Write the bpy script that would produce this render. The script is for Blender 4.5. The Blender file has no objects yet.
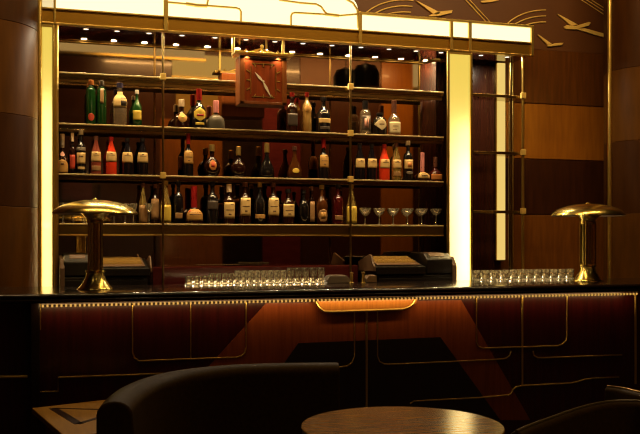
import bpy, bmesh, math, random
from mathutils import Vector, Matrix
random.seed(7)
PI = math.pi
sc = bpy.context.scene
COL = sc.collection

# ------------------------------------------------------------------ camera frame
F = 900.0; TH = math.atan(0.306); S, C_ = math.sin(TH), math.cos(TH)
HY = 240.0; CAMZ = 1.45
def P(x, y, Y):
    """world point seen at photo position (x, y) on the plane at distance Y along the bar normal"""
    u = (x - 320.0) / F; v = (HY - y) / F
    d = Y / (C_ - u * S)
    return Vector((d * (S + u * C_), Y, CAMZ + d * v))
def PX(x, Y):                      # metres per pixel there
    return Y / (C_ - (x - 320.0) / F * S) / F
def ZK(k, Y):                      # height of a line k pixels above the horizon at x=320
    return CAMZ + k / F * Y / C_

cam_d = bpy.data.cameras.new('camera'); cam = bpy.data.objects.new('camera', cam_d); COL.objects.link(cam)
cam.location = (0, 0, CAMZ); cam.rotation_euler = (PI / 2, 0, -TH)
cam_d.sensor_width = 36.0; cam_d.lens = F / 640.0 * 36.0; cam_d.shift_y = (HY - 217.0) / 640.0
cam_d.clip_start = 0.05; cam_d.clip_end = 100
sc.camera = cam
sc.view_settings.view_transform = 'Standard'; sc.view_settings.look = 'None'
sc.view_settings.gamma = 1.0; sc.view_settings.use_curve_mapping = False
sc.view_settings.exposure = 0.0

# ------------------------------------------------------------------ materials
MATS = {}
def principled(name, col, rough=.5, metal=0.0, spec=.5, coat=0.0, emit=None, es=0.0):
    m = bpy.data.materials.new(name); m.use_nodes = True
    b = m.node_tree.nodes['Principled BSDF']
    b.inputs['Base Color'].default_value = (*col, 1); b.inputs['Roughness'].default_value = rough
    b.inputs['Metallic'].default_value = metal; b.inputs['Specular IOR Level'].default_value = spec
    b.inputs['Coat Weight'].default_value = coat; b.inputs['Coat Roughness'].default_value = .06
    if emit:
        b.inputs['Emission Color'].default_value = (*emit, 1); b.inputs['Emission Strength'].default_value = es
    MATS[name] = m
    return m
def noisy(name, c1, c2, scale=(1, 1, 1), nscale=6.0, rough=.35, metal=0.0, spec=.5, coat=0.0, detail=4.0, bump=0.0, rvar=0.0):
    m = principled(name, c1, rough, metal, spec, coat); nt = m.node_tree; b = nt.nodes['Principled BSDF']
    tc = nt.nodes.new('ShaderNodeTexCoord'); mp = nt.nodes.new('ShaderNodeMapping'); mp.inputs['Scale'].default_value = scale
    nz = nt.nodes.new('ShaderNodeTexNoise'); nz.inputs['Scale'].default_value = nscale; nz.inputs['Detail'].default_value = detail
    rp = nt.nodes.new('ShaderNodeValToRGB')
    rp.color_ramp.elements[0].position = .32; rp.color_ramp.elements[1].position = .68
    rp.color_ramp.elements[0].color = (*c1, 1); rp.color_ramp.elements[1].color = (*c2, 1)
    L = nt.links.new
    L(tc.outputs['Object'], mp.inputs['Vector']); L(mp.outputs[0], nz.inputs['Vector']); L(nz.outputs['Fac'], rp.inputs[0])
    L(rp.outputs[0], b.inputs['Base Color'])
    if rvar:
        mr = nt.nodes.new('ShaderNodeMapRange'); mr.inputs['To Min'].default_value = rough; mr.inputs['To Max'].default_value = rough + rvar
        L(nz.outputs['Fac'], mr.inputs['Value']); L(mr.outputs[0], b.inputs['Roughness'])
    if bump:
        bp = nt.nodes.new('ShaderNodeBump'); bp.inputs['Strength'].default_value = bump; bp.inputs['Distance'].default_value = .01
        L(nz.outputs['Fac'], bp.inputs['Height']); L(bp.outputs[0], b.inputs['Normal'])
    return m
def clear_glass(name, tint, gloss=.14, rough=.03, body=None, bodyw=0.0, through=0.0):
    m = bpy.data.materials.new(name); m.use_nodes = True; nt = m.node_tree; nt.nodes.clear()
    o = nt.nodes.new('ShaderNodeOutputMaterial'); t = nt.nodes.new('ShaderNodeBsdfTransparent'); t.inputs[0].default_value = (*tint, 1)
    g = nt.nodes.new('ShaderNodeBsdfGlossy'); g.inputs['Roughness'].default_value = rough
    lw = nt.nodes.new('ShaderNodeLayerWeight'); lw.inputs[0].default_value = .35
    mr = nt.nodes.new('ShaderNodeMapRange'); mr.inputs['To Min'].default_value = gloss * .5; mr.inputs['To Max'].default_value = min(1, gloss * 5)
    nt.links.new(lw.outputs['Facing'], mr.inputs['Value'])
    mx = nt.nodes.new('ShaderNodeMixShader'); nt.links.new(mr.outputs[0], mx.inputs[0])
    src = t
    if body:
        d = nt.nodes.new('ShaderNodeBsdfDiffuse'); d.inputs[0].default_value = (*body, 1)
        m2 = nt.nodes.new('ShaderNodeMixShader'); m2.inputs[0].default_value = bodyw
        if through:
            d2 = nt.nodes.new('ShaderNodeBsdfTranslucent'); d2.inputs[0].default_value = (*body, 1)
            m3 = nt.nodes.new('ShaderNodeMixShader'); m3.inputs[0].default_value = through
            nt.links.new(d.outputs[0], m3.inputs[1]); nt.links.new(d2.outputs[0], m3.inputs[2]); d = m3
        nt.links.new(t.outputs[0], m2.inputs[1]); nt.links.new(d.outputs[0], m2.inputs[2]); src = m2
    nt.links.new(src.outputs[0], mx.inputs[1]); nt.links.new(g.outputs[0], mx.inputs[2]); nt.links.new(mx.outputs[0], o.inputs[0])
    MATS[name] = m
    return m
def emitter(name, col, strength):
    m = bpy.data.materials.new(name); m.use_nodes = True; nt = m.node_tree; nt.nodes.clear()
    o = nt.nodes.new('ShaderNodeOutputMaterial'); e = nt.nodes.new('ShaderNodeEmission')
    e.inputs[0].default_value = (*col, 1); e.inputs[1].default_value = strength
    nt.links.new(e.outputs[0], o.inputs[0]); MATS[name] = m
    return m
def diffuser(name, col, es, tcol):      # opal glass: lets the lamps behind it through, and a faint even glow of its own
    m = bpy.data.materials.new(name); m.use_nodes = True; nt = m.node_tree; nt.nodes.clear()
    o = nt.nodes.new('ShaderNodeOutputMaterial'); e = nt.nodes.new('ShaderNodeEmission')
    e.inputs[0].default_value = (*col, 1); e.inputs[1].default_value = es
    t = nt.nodes.new('ShaderNodeBsdfTranslucent'); t.inputs[0].default_value = (*tcol, 1)
    a = nt.nodes.new('ShaderNodeAddShader')
    nt.links.new(e.outputs[0], a.inputs[0]); nt.links.new(t.outputs[0], a.inputs[1]); nt.links.new(a.outputs[0], o.inputs[0]); MATS[name] = m
    return m

def tint(n, c): MATS[n].node_tree.nodes['Principled BSDF'].inputs['Specular Tint'].default_value = (*c, 1)
noisy('brass', (.90, .66, .20), (.72, .50, .12), (1, 1, 1), 5, .24, 1.0, rvar=.16)
noisy('brass_sheet', (.52, .29, .045), (.36, .19, .025), (.6, 1, 2.5), 3, .27, 1.0, rvar=.22)
noisy('brass_dark', (.40, .26, .08), (.28, .17, .05), (1, 1, 1), 5, .3, 1.0)
noisy('lamp_brass', (.97, .74, .22), (.94, .70, .19), (1, 1, 1), 2, .22, 1.0)
noisy('lacquer_black', (.012, .007, .005), (.02, .010, .007), (1, 1, 1), 8, .16, spec=.5, coat=.4)
noisy('soffit_maroon', (.30, .045, .030), (.22, .032, .022), (1, 4, 1), 5, .12, spec=.5, coat=.6)
noisy('maroon_lacquer', (.13, .022, .022), (.09, .014, .014), (1, 4, 4), 5, .15, coat=.6)
noisy('mahogany', (.20, .055, .018), (.12, .032, .010), (1.2, 1, 14), 4, .3, coat=.25)
noisy('mahogany_upright', (.19, .056, .018), (.11, .030, .010), (14, 14, .9), 3, .3, coat=.25)
noisy('mahogany_dark', (.055, .014, .006), (.032, .008, .004), (14, 14, .9), 3, .25, coat=.35)
noisy('bar_maroon', (.066, .006, .006), (.036, .0035, .004), (16, 16, 1), 3, .3, coat=.25)
noisy('bar_orange', (.36, .085, .022), (.25, .055, .015), (18, 18, 1), 3, .3, coat=.2)
noisy('bar_black', (.014, .008, .007), (.022, .010, .008), (16, 16, 1), 3, .3, coat=.25)
noisy('plaque_amber', (.75, .30, .05), (.6, .22, .04), (18, 18, 1), 3, .3, coat=.2)
noisy('wall_wood_mid', (.27, .088, .009), (.18, .056, .006), (10, 10, 1), 3, .32, coat=.2)
noisy('wall_wood_light', (.38, .130, .009), (.29, .092, .007), (10, 10, 1), 3, .32, coat=.2)
noisy('wall_wood_dark', (.060, .017, .004), (.036, .010, .003), (10, 10, 1), 3, .3, coat=.3)
noisy('wall_wood_brown', (.15, .048, .006), (.095, .030, .004), (10, 10, 1), 3, .3, coat=.2)
noisy('frieze_maroon', (.128, .044, .009), (.112, .037, .008), (1, 1, 1), 4, .5)
noisy('gilt', (.95, .68, .20), (.85, .57, .15), (1, 1, 1), 9, .45, .12)
noisy('column_light', (.125, .046, .004), (.085, .031, .003), (6, 6, 1), 3, .46, spec=.12)
noisy('column_dark', (.066, .022, .003), (.045, .014, .002), (6, 6, 1), 3, .44, spec=.12)
noisy('ceiling_paint', (.15, .085, .018), (.12, .07, .014), (1, 1, 1), 2, .7)
noisy('carpet', (.030, .012, .010), (.018, .008, .007), (1, 1, 1), 40, .9, bump=.3)
noisy('leather_olive', (.050, .026, .0035), (.034, .018, .003), (1, 1, 1), 60, .50, spec=.04, bump=.05)
noisy('leather_black', (.012, .009, .006), (.018, .012, .008), (1, 1, 1), 60, .4, bump=.05)
noisy('table_wood', (.34, .145, .010), (.20, .080, .004), (2.0, 26, 1), 2.5, .19, spec=.4)
tint('table_wood', (1, .74, .30))
noisy('table_wood_pale', (.40, .20, .032), (.30, .145, .024), (20, 2, 1), 2.5, .35, coat=.2)
noisy('inlay_dark', (.03, .012, .006), (.02, .008, .004), (8, 8, 1), 4, .3)
principled('piping_olive', (.10, .07, .02), .35)
principled('table_edge', (.05, .020, .008), .3)
principled('clock_hand', (.92, .86, .70), .25, .2)
noisy('clock_wood', (.28, .048, .008), (.17, .028, .005), (14, 14, 1), 2.5, .35, spec=.3)
noisy('clock_case', (.24, .068, .012), (.17, .045, .008), (14, 14, 1), 2.5, .3, coat=.1)
noisy('register_plastic', (.008, .006, .005), (.012, .009, .007), (1, 1, 1), 30, .38)
principled('register_grey', (.20, .12, .075), .30)
principled('key_yellow', (.78, .55, .18), .4)
principled('napkin_grey', (.30, .25, .20), .35, .3)
principled('napkin_tan', (.26, .16, .08), .4)
principled('screen_black', (.01, .01, .012), .12)
# mirror: bronze tinted
m = principled('bronze_mirror', (.52, .40, .27), .025, 1.0)
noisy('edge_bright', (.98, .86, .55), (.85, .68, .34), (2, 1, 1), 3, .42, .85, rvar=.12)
noisy('fascia_bronze', (.34, .24, .06), (.24, .16, .04), (.7, 1, 2), 3, .2, 1.0, rvar=.2)
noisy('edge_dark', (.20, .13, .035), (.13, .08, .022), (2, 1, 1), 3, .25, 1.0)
clear_glass('shelf_glass', (.80, .70, .55), .16, .05)
clear_glass('tumbler_glass', (.93, .88, .78), .30, .06, (1, .85, .55), .16)
clear_glass('coupe_glass', (.94, .90, .82), .34, .05, (1, .92, .74), .3, .3)
clear_glass('bottle_clear', (.88, .82, .72), .16, .03, (.8, .62, .42), .16)
clear_glass('bottle_gold', (.75, .50, .18), .16, .03, (.8, .52, .16), .45)
clear_glass('bottle_straw', (.78, .58, .25), .16, .03, (.55, .38, .10), .4)
def cut_glass(name, scale, lo, hi):  # pale cell pattern paints the facets' sparkle into the glass body
    m = clear_glass(name, (.93, .88, .78), .30, .06, (1, .92, .70), .3, .6); nt = m.node_tree
    tc = nt.nodes.new('ShaderNodeTexCoord'); v = nt.nodes.new('ShaderNodeTexVoronoi'); v.inputs['Scale'].default_value = scale
    mr = nt.nodes.new('ShaderNodeMapRange'); mr.inputs['From Min'].default_value = .15; mr.inputs['From Max'].default_value = .6
    mr.inputs['To Min'].default_value = hi; mr.inputs['To Max'].default_value = lo
    nt.links.new(tc.outputs['Object'], v.inputs['Vector']); nt.links.new(v.outputs['Distance'], mr.inputs['Value'])
    for n in nt.nodes:
        if n.type == 'MIX_SHADER' and n.inputs[1].links and n.inputs[1].links[0].from_node.type == 'BSDF_TRANSPARENT': nt.links.new(mr.outputs[0], n.inputs[0])
cut_glass('cut_glass', 38, .08, 1.0)
cut_glass('pressed_glass', 45, .02, .40)
principled('glass_green', (.008, .045, .008), .08, 0, .6, .4)
principled('glass_green_mid', (.015, .075, .014), .08, 0, .6, .4)
principled('glass_black', (.010, .008, .008), .08, 0, .6, .5)
principled('glass_brown', (.022, .006, .003), .08, 0, .6, .5)
principled('glass_amber', (.075, .022, .004), .08, 0, .6, .5)
principled('glass_cherry', (.06, .005, .005), .08, 0, .6, .5)
principled('glass_navy', (.008, .006, .008), .08, 0, .6, .5)
principled('liquor_red', (.75, .050, .016), .12, 0, .5, .4)
principled('liquor_rose', (.28, .06, .035), .12, 0, .5, .4)
principled('stone_grey', (.10, .09, .07), .28)
principled('paper_cream', (.78, .54, .22), .55)
principled('paper_white', (.80, .68, .44), .55)
principled('paper_yellow', (.78, .56, .08), .55)
principled('paper_amber', (.62, .34, .09), .55)
principled('paper_tan', (.40, .22, .09), .55)
principled('paper_orange', (.62, .24, .06), .55)
principled('paper_red', (.62, .07, .035), .5)
principled('paper_pink', (.80, .40, .36), .5)
principled('paper_dark', (.07, .05, .04), .5)
principled('print_brown', (.16, .07, .03), .6)
principled('cap_white', (.85, .78, .66), .4)
principled('cap_cream', (.70, .52, .33), .4)
principled('cap_red', (.34, .014, .012), .3)
principled('cap_black', (.015, .012, .012), .3)
principled('cap_gold', (.75, .50, .15), .3, .7)
principled('cap_orange', (.70, .26, .07), .4)
principled('cap_blue', (.07, .07, .22), .35)
principled('cap_silver', (.55, .55, .55), .25, .8)
principled('cap_brown', (.14, .05, .03), .4)
principled('cap_pink', (.80, .30, .30), .4)
emitter('panel_glow', (1.0, .83, .44), 1.7)
emitter('rope_glow', (1.0, .52, .11), .75)
emitter('spot_lens', (1.0, .86, .62), 1.8)
emitter('cove_glow', (1.0, .72, .30), .62)
emitter('strip_glow', (1.0, .68, .18), .85)
emitter('amber_glow', (1.0, .42, .05), .42)
emitter('cornice_glow', (1.0, .68, .20), .8)
emitter('panel_glow_dim', (1.0, .80, .40), .9)
diffuser('pilaster_opal', (1.0, .75, .13), .44, (.95, .86, .66))
M = MATS

# ------------------------------------------------------------------ mesh building
class MB:
    def __init__(s): s.bm = bmesh.new()
    def box(s, x0, x1, y0, y1, z0, z1):
        v = [s.bm.verts.new(p) for p in ((x0,y0,z0),(x1,y0,z0),(x1,y1,z0),(x0,y1,z0),(x0,y0,z1),(x1,y0,z1),(x1,y1,z1),(x0,y1,z1))]
        for f in ((0,3,2,1),(4,5,6,7),(0,1,5,4),(1,2,6,5),(2,3,7,6),(3,0,4,7)): s.bm.faces.new([v[i] for i in f])
        return s
    def prism(s, pts, y0, y1):           # outline in XZ pushed along Y
        a = [s.bm.verts.new((p[0], y0, p[1])) for p in pts]; b = [s.bm.verts.new((p[0], y1, p[1])) for p in pts]
        n = len(pts); s.bm.faces.new(a); s.bm.faces.new(b[::-1])
        for i in range(n): s.bm.faces.new((a[i], b[i], b[(i+1)%n], a[(i+1)%n]))
        return s
    def prism_z(s, pts, z0, z1):         # outline in XY pushed along Z
        a = [s.bm.verts.new((p[0], p[1], z0)) for p in pts]; b = [s.bm.verts.new((p[0], p[1], z1)) for p in pts]
        n = len(pts); s.bm.faces.new(a[::-1]); s.bm.faces.new(b)
        for i in range(n): s.bm.faces.new((a[i], a[(i+1)%n], b[(i+1)%n], b[i]))
        return s
    def prism_x(s, pts, x0, x1):         # outline in YZ pushed along X
        a = [s.bm.verts.new((x0, p[0], p[1])) for p in pts]; b = [s.bm.verts.new((x1, p[0], p[1])) for p in pts]
        n = len(pts); s.bm.faces.new(a[::-1]); s.bm.faces.new(b)
        for i in range(n): s.bm.faces.new((a[i], a[(i+1)%n], b[(i+1)%n], b[i]))
        return s
    def lathe(s, prof, n=20, cx=0, cy=0, cz=0, sq=0.0, dy=1.0, cap=True, flute=0.0, nf=0):
        rings = []
        for r, z in prof:
            ring = []
            for i in range(n):
                a = 2*PI*i/n; k = 1.0
                if sq: k = 1.0/((abs(math.cos(a))**sq + abs(math.sin(a))**sq)**(1.0/sq))
                if flute: k *= 1 + flute*math.cos(nf*a)
                ring.append(s.bm.verts.new((cx+r*k*math.cos(a), cy+r*k*math.sin(a)*dy, cz+z)))
            rings.append(ring)
        for a, b in zip(rings, rings[1:]):
            for i in range(n): s.bm.faces.new((a[i], a[(i+1)%n], b[(i+1)%n], b[i]))
        if cap:
            s.bm.faces.new(rings[0][::-1]); s.bm.faces.new(rings[-1])
        return s
    def tube(s, pts, r, n=8, closed=False):
        pts = [Vector(p) for p in pts]; rings = []; m_ = len(pts)
        up0 = Vector((0, 1, 0.013))
        for i, p in enumerate(pts):
            t = (pts[min(i+1, m_-1)] - pts[max(i-1, 0)]).normalized()
            a = t.cross(up0)
            if a.length < .05: a = t.cross(Vector((1, 0, 0)))
            a.normalize(); b = t.cross(a).normalized()
            rings.append([s.bm.verts.new(p + r*(math.cos(2*PI*k/n)*a + math.sin(2*PI*k/n)*b)) for k in range(n)])
        for a, b in zip(rings, rings[1:]):
            for i in range(n): s.bm.faces.new((a[i], a[(i+1)%n], b[(i+1)%n], b[i]))
        s.bm.faces.new(rings[0][::-1]); s.bm.faces.new(rings[-1])
        return s
    def sweep(s, path, prof):            # path: XY points; prof: closed (offset to the right of travel, z)
        rings = []; n = len(path); m_ = len(prof)
        for i, p in enumerate(path):
            a = path[max(i-1, 0)]; b = path[min(i+1, n-1)]
            tx, ty = b[0]-a[0], b[1]-a[1]; l = math.hypot(tx, ty); nx, ny = ty/l, -tx/l
            rings.append([s.bm.verts.new((p[0]+o*nx, p[1]+o*ny, z)) for o, z in prof])
        for a, b in zip(rings, rings[1:]):
            for i in range(m_): s.bm.faces.new((a[i], a[(i+1)%m_], b[(i+1)%m_], b[i]))
        s.bm.faces.new(rings[0][::-1]); s.bm.faces.new(rings[-1])
        return s
    def build(s, name, mat, parent=None, smooth=False, bevel=0.0, seg=2, angle=35):
        bmesh.ops.recalc_face_normals(s.bm, faces=s.bm.faces)
        me = bpy.data.meshes.new(name); s.bm.to_mesh(me); s.bm.free()
        if isinstance(mat, str): mat = M[mat]
        me.materials.append(mat)
        o = bpy.data.objects.new(name, me); COL.objects.link(o)
        if smooth:
            me.polygons.foreach_set('use_smooth', [True]*len(me.polygons))
            me.set_sharp_from_angle(angle=math.radians(angle))
        if bevel:
            b = o.modifiers.new('bevel', 'BEVEL'); b.width = bevel; b.segments = seg; b.limit_method = 'ANGLE'
        if parent: o.parent = parent
        return o
def tag(o, label=None, cat=None, group=None, kind=None):
    if label: o['label'] = label
    if cat: o['category'] = cat
    if group: o['group'] = group
    if kind: o['kind'] = kind
    return o
def empty(name, loc, label, cat, group=None, rz=0):
    o = bpy.data.objects.new(name, None); COL.objects.link(o); o.empty_display_size = .05
    o.location = loc; o.rotation_euler = (0, 0, rz)
    return tag(o, label, cat, group)
def structure(o): o['kind'] = 'structure'; return o
def copy_tree(o, parent=None):
    c = o.copy(); COL.objects.link(c); c.parent = parent
    for ch in list(o.children): copy_tree(ch, c)
    return c
def catmull(pts, k=8):
    out = []; n = len(pts)
    for i in range(n-1):
        p0, p1, p2, p3 = pts[max(i-1, 0)], pts[i], pts[i+1], pts[min(i+2, n-1)]
        for j in range(k):
            t = j/k
            out.append(tuple(.5*((2*b) + (-a+c)*t + (2*a-5*b+4*c-d)*t*t + (-a+3*b-3*c+d)*t**3) for a, b, c, d in zip(p0, p1, p2, p3)))
    out.append(tuple(pts[-1])); return out
def arc(cx, cz, r, a0, a1, n=8):
    return [(cx+r*math.cos(math.radians(a0+(a1-a0)*i/n)), cz+r*math.sin(math.radians(a0+(a1-a0)*i/n))) for i in range(n+1)]
def lamp(name, kind, loc, energy, col, rot=(0, 0, 0), **kw):
    d = bpy.data.lights.new(name, kind); d.energy = energy; d.color = col
    for k, v in kw.items(): setattr(d, k, v)
    o = bpy.data.objects.new(name, d); COL.objects.link(o); o.location = loc; o.rotation_euler = rot
    return o

# ------------------------------------------------------------------ planes of the place
Y_BAR0, Y_PAN, Y_BAR1 = 5.50, 5.70, 6.38
Y_HEAD, Y_SHF, Y_MIR, Y_WALL = 6.85, 6.90, 7.15, 7.45
Y_OPP = -2.2
ZC = 1.135                                             # counter top
ZS4, ZS3, ZS2, ZS1 = [ZK(240-y, Y_SHF) for y in (224.6, 178.8, 132.4, 85.4)]
Z_BB, Z_PB, Z_PT = ZK(240-41.3, Y_HEAD), ZK(240-28.2, Y_HEAD), ZK(231, Y_HEAD)
X = lambda x, Y: P(x, 240, Y)[0]
XL, XR = X(59, Y_SHF), X(446.5, Y_HEAD)-.004
ZCEIL = 5.2

# ------------------------------------------------------------------ the room
structure(MB().box(-5, 9.5, Y_OPP-.1, Y_WALL+.1, -.1, 0).build('floor', 'carpet'))
structure(MB().box(-5, 9.5, Y_OPP-.1, Y_WALL+.1, ZCEIL, ZCEIL+.1).build('ceiling', 'ceiling_paint'))
zf = P(560, 51, Y_WALL)[2]
structure(MB().box(-5, 9.5, Y_WALL, Y_WALL+.1, 0, zf).build('wall_back', 'wall_wood_mid'))
structure(MB().box(-5, 9.5, Y_WALL-.004, Y_WALL+.1, zf, ZCEIL).build('trim_1', 'frieze_maroon'))
structure(MB().box(-5.1, -5, Y_OPP, Y_WALL, 0, ZCEIL).build('wall_left', 'wall_wood_dark'))
structure(MB().box(9.5, 9.6, Y_OPP, Y_WALL, 0, ZCEIL).build('wall_right', 'wall_wood_dark'))
structure(MB().box(-5, 9.5, Y_OPP-.1, Y_OPP, 0, ZCEIL).build('wall_front', 'wall_wood_dark'))
# horizontal veneer bands on the back wall right of the shelves
zb = [P(560, y, Y_WALL)[2] for y in (275, 215, 160, 105, 51)]
x0 = X(500, Y_WALL)
structure(MB().box(x0, 9.5, Y_WALL-.012, Y_WALL, zb[0]-.6, zb[1]-.004).build('trim_2', 'wall_wood_mid', bevel=.003))
structure(MB().box(x0, 9.5, Y_WALL-.012, Y_WALL, zb[1]+.004, zb[2]-.004).build('trim_3', 'wall_wood_dark', bevel=.003))
structure(MB().box(x0, 9.5, Y_WALL-.012, Y_WALL, zb[2]+.004, zb[3]-.004).build('trim_4', 'wall_wood_light', bevel=.003))
structure(MB().box(x0, 9.5, Y_WALL-.012, Y_WALL, zb[3]+.004, zb[4]-.004).build('trim_5', 'wall_wood_brown', bevel=.003))

# ------------------------------------------------------------------ frieze: gilded reliefs
def relief(name, label, polys, tubes=(), group=None, Y=Y_WALL-.004, cat='wall ornament', r=.008):
    ox = polys[0][0] if polys else tubes[0][0]
    o0 = P(ox[0], ox[1], Y)
    mb = MB()
    for pl in polys:
        q = [P(a, b, Y) for a, b in pl]; mb.prism([(p[0]-o0[0], p[2]-o0[2]) for p in q], -.018, 0)
    for tb in tubes:
        q = [P(a, b, Y-.006) for a, b in tb]; mb.tube([(p[0]-o0[0], p[1]-o0[1], p[2]-o0[2]) for p in q], r, 6)
    o = mb.build(name, 'gilt', smooth=True, bevel=.003)
    o.location = o0
    return tag(o, label, cat, group)
G = 'gilded birds on the frieze'
relief('bird_relief', 'largest gilded bird relief, on the frieze left of the right column',
       [[(563,27),(566,25.5),(574,26.5),(588,22.3),(590,23),(588,26),(575,29.8),(565,29.5)],
        [(556,14.2),(559,15.2),(577,25),(571,26.5)], [(575,29.3),(584,28.6),(604,34),(604,38.2),(590,34)]], group=G)
relief('bird_relief', 'small gilded bird relief low on the frieze just right of the lit header',
       [[(546,46.2),(554,43.6),(563,43),(561,45.5),(548,47)], [(536.5,35),(538,35),(551,44.2),(547.5,45.8)]], group=G)
relief('bird_relief', 'gilded bird relief on the frieze above the lit header, wing at the frame top',
       [[(428,16),(437,12),(452,10.5),(451,13.5),(438,16.5),(429,17)], [(415,1),(418,2),(441,13.5),(434,15.5)]], group=G)
relief('bird_relief', 'gilded bird tail high on the frieze at the top frame edge',
       [[(480,1.5),(488,.5),(498,-1.5),(498,1),(489,2.8),(481,3.2)]], group=G)
def px_arc(cx, cy, rx, ry, a0, a1, n=14):
    return [(cx+rx*math.cos(math.radians(a0+(a1-a0)*i/n)), cy-ry*math.sin(math.radians(a0+(a1-a0)*i/n))) for i in range(n+1)]
relief('arc_relief', 'triple gilded arcs rising from the right part of the lit header', [],
       [px_arc(546, 40, 46-5*i, 30-6*i, 90, 168) for i in range(3)], cat='wall ornament', r=.007)
relief('arc_relief', 'gilded arcs on the frieze beside the curved crest of the header', [],
       [px_arc(404, 30, 46-6*i, 30-6*i, 78, 165) for i in range(4)], r=.007)
relief('line_relief', 'pair of slanting gilded lines on the frieze above the right pilaster', [],
       [[(462,-4),(486,22)], [(466,-4),(490,22)]], r=.006)
relief('line_relief', 'gilded parallel ray lines on the frieze beside the right column', [],
       [[(577,-3),(604,14.5)], [(582,-3),(604,11)], [(587,-3),(604,8)]], r=.005)

# ------------------------------------------------------------------ columns
def column(name, label, cx, cy, r, zs, strip_ang):
    t = empty(name, (cx, cy, 0), label, 'column')
    zz = [0] + zs + [ZCEIL]
    first_dark = 1
    for i in range(len(zz)-1):
        mb = MB().lathe([(r-.004, zz[i]), (r, zz[i]+.004), (r, zz[i+1]-.004), (r-.004, zz[i+1])], 64)
        mb.build('veneer_band', 'column_light' if (i % 2) else 'column_dark', t, smooth=True)
    mb = MB()
    for a in strip_ang:
        ax = math.radians(a)
        mb.lathe([(.022, .02), (.022, ZCEIL-.02)], 14, (r+.004)*math.cos(ax), (r+.004)*math.sin(ax))
    mb.build('brass_strip', 'brass', t, smooth=True)
    return t
zcol = [1.68-.635, 1.68, 2.315, 2.95, 3.585, 4.22]
R = .42
xl = X(40, 6.85)
column('round_column', 'round banded wood column at the left end of the bar', xl-R-.01, 6.86, R, zcol, [-2])
xr = X(603.0, 6.86)
column('round_column', 'round banded wood column at the right end of the bar', xr+R*1.2125+.02, 6.88, R, zcol, [176])

# ------------------------------------------------------------------ back bar carcass, mirror
XB1 = X(533, Y_HEAD)
cx0 = X(41, Y_HEAD)+.024
cab = tag(MB().box(cx0, X(449, Y_MIR), Y_MIR+.02, Y_WALL-.006, 1.0, Z_BB).build('wall_cabinet', 'wall_wood_dark'), 'dark wooden carcass behind the mirrored bottle shelves', 'cabinet')
XRM = X(448, Y_MIR)
mir = tag(MB().box(XL-.02, XRM, Y_MIR, Y_MIR+.018, 1.0, Z_BB+.004).build('mirror', 'bronze_mirror'), 'bronze mirror behind the bottle shelves', 'mirror')
# back counter with the raised maroon step
bc = empty('back_counter', (XL, 6.55, 0), 'low black topped back counter under the mirrored shelves', 'counter')
ox = -XL
zstep = P(260, 266, 6.92)[2]
def loc(mb, name, mat, par, **kw):       # build in world coordinates under a parent that sits elsewhere (no rotation)
    o = mb.build(name, mat, par, **kw); o.location = -Vector(par.location); return o
loc(MB().box(cx0, X(527, 6.9), 6.62, Y_MIR-.005, 0, .96), 'cabinet_body', 'wall_wood_dark', bc, bevel=.004)
loc(MB().box(cx0, X(527, 6.9), 6.55, Y_MIR-.005, .96, 1.0), 'worktop', 'lacquer_black', bc, bevel=.006)
stp = MB().box(X(153, 6.9), X(359, 6.9), 6.92, Y_MIR-.005, 1.0, zstep).build('bottle_step', 'maroon_lacquer', bevel=.008)
tag(stp, 'long glossy maroon ledge on the back counter between the two cash registers', 'ledge')

# ------------------------------------------------------------------ header with lit panels
hd = empty('lit_header', (0, Y_HEAD, Z_BB), 'long brass framed light box header above the bottle shelves', 'light box')
XH0 = X(41, Y_HEAD)+.004
loc(MB().box(XH0, XB1, Y_HEAD, Y_HEAD+.02, Z_BB, Z_PB), 'brass_band', 'brass_sheet', hd, bevel=.003)
loc(MB().box(XH0, XB1-.004, Y_HEAD+.02, Y_MIR, Z_BB+.004, Z_BB+.03), 'soffit', 'soffit_maroon', hd)
loc(MB().box(XH0, XB1-.02, Y_HEAD+.03, Y_WALL-.01, Z_BB+.04, Z_PT-.01), 'box_body', 'wall_wood_dark', hd)
# curved crest box
def hp(x, y): p = P(x, y, Y_HEAD); return (p[0], p[2])
crestL, crestR = X(168, Y_HEAD), X(358, Y_HEAD)
crest = [(crestL, Z_PB+.006), (crestR, Z_PB+.006)] + [(crestR, hp(357, 10)[1])] + arc(crestR-.11, hp(357, 10)[1], .11, 8, 82, 8) + [(crestR-.13, hp(345, -6)[1]), (crestR-.2, hp(345,-6)[1]+.0), ] + \
        [(crestR-.26, hp(345,-6)[1]+.16), (crestL+.2, hp(345,-6)[1]+.16), (crestL+.1, hp(345,-6)[1]), (crestL, hp(345,-6)[1]-.02)]
loc(MB().prism(crest, Y_HEAD+.004, Y_HEAD+.024), 'light_panel', 'panel_glow', hd)
loc(MB().prism([(x, z+.004) for x, z in crest], Y_HEAD+.03, Y_HEAD+.13), 'crest_back', 'brass_dark', hd)
ztL = Z_PT
def lpanel(x0, x1): 
    loc(MB().box(X(x0, Y_HEAD), X(x1, Y_HEAD), Y_HEAD+.004, Y_HEAD+.024, Z_PB+.006, ztL-.02), 'light_panel', 'panel_glow', hd)
lpanel(56, 163.5); lpanel(361.5, 449.5); lpanel(452.5, 468); lpanel(471, 531)
loc(MB().box(XH0, X(54, Y_HEAD), Y_HEAD+.004, Y_HEAD+.024, Z_PB+.006, ztL-.02), 'light_panel', 'panel_glow_dim', hd)
fr = 0
def bar_h(x0, x1, z0, z1, d=.018): loc(MB().box(X(x0, Y_HEAD), X(x1, Y_HEAD), Y_HEAD-d, Y_HEAD+.03, z0, z1), 'frame_rail', 'brass', hd, bevel=.003)
def bar_v(x0, x1, z0, z1, d=.018): loc(MB().box(X(x0, Y_HEAD), X(x1, Y_HEAD), Y_HEAD-d, Y_HEAD+.03, z0, z1), 'frame_post', 'brass', hd, bevel=.003)
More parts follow.
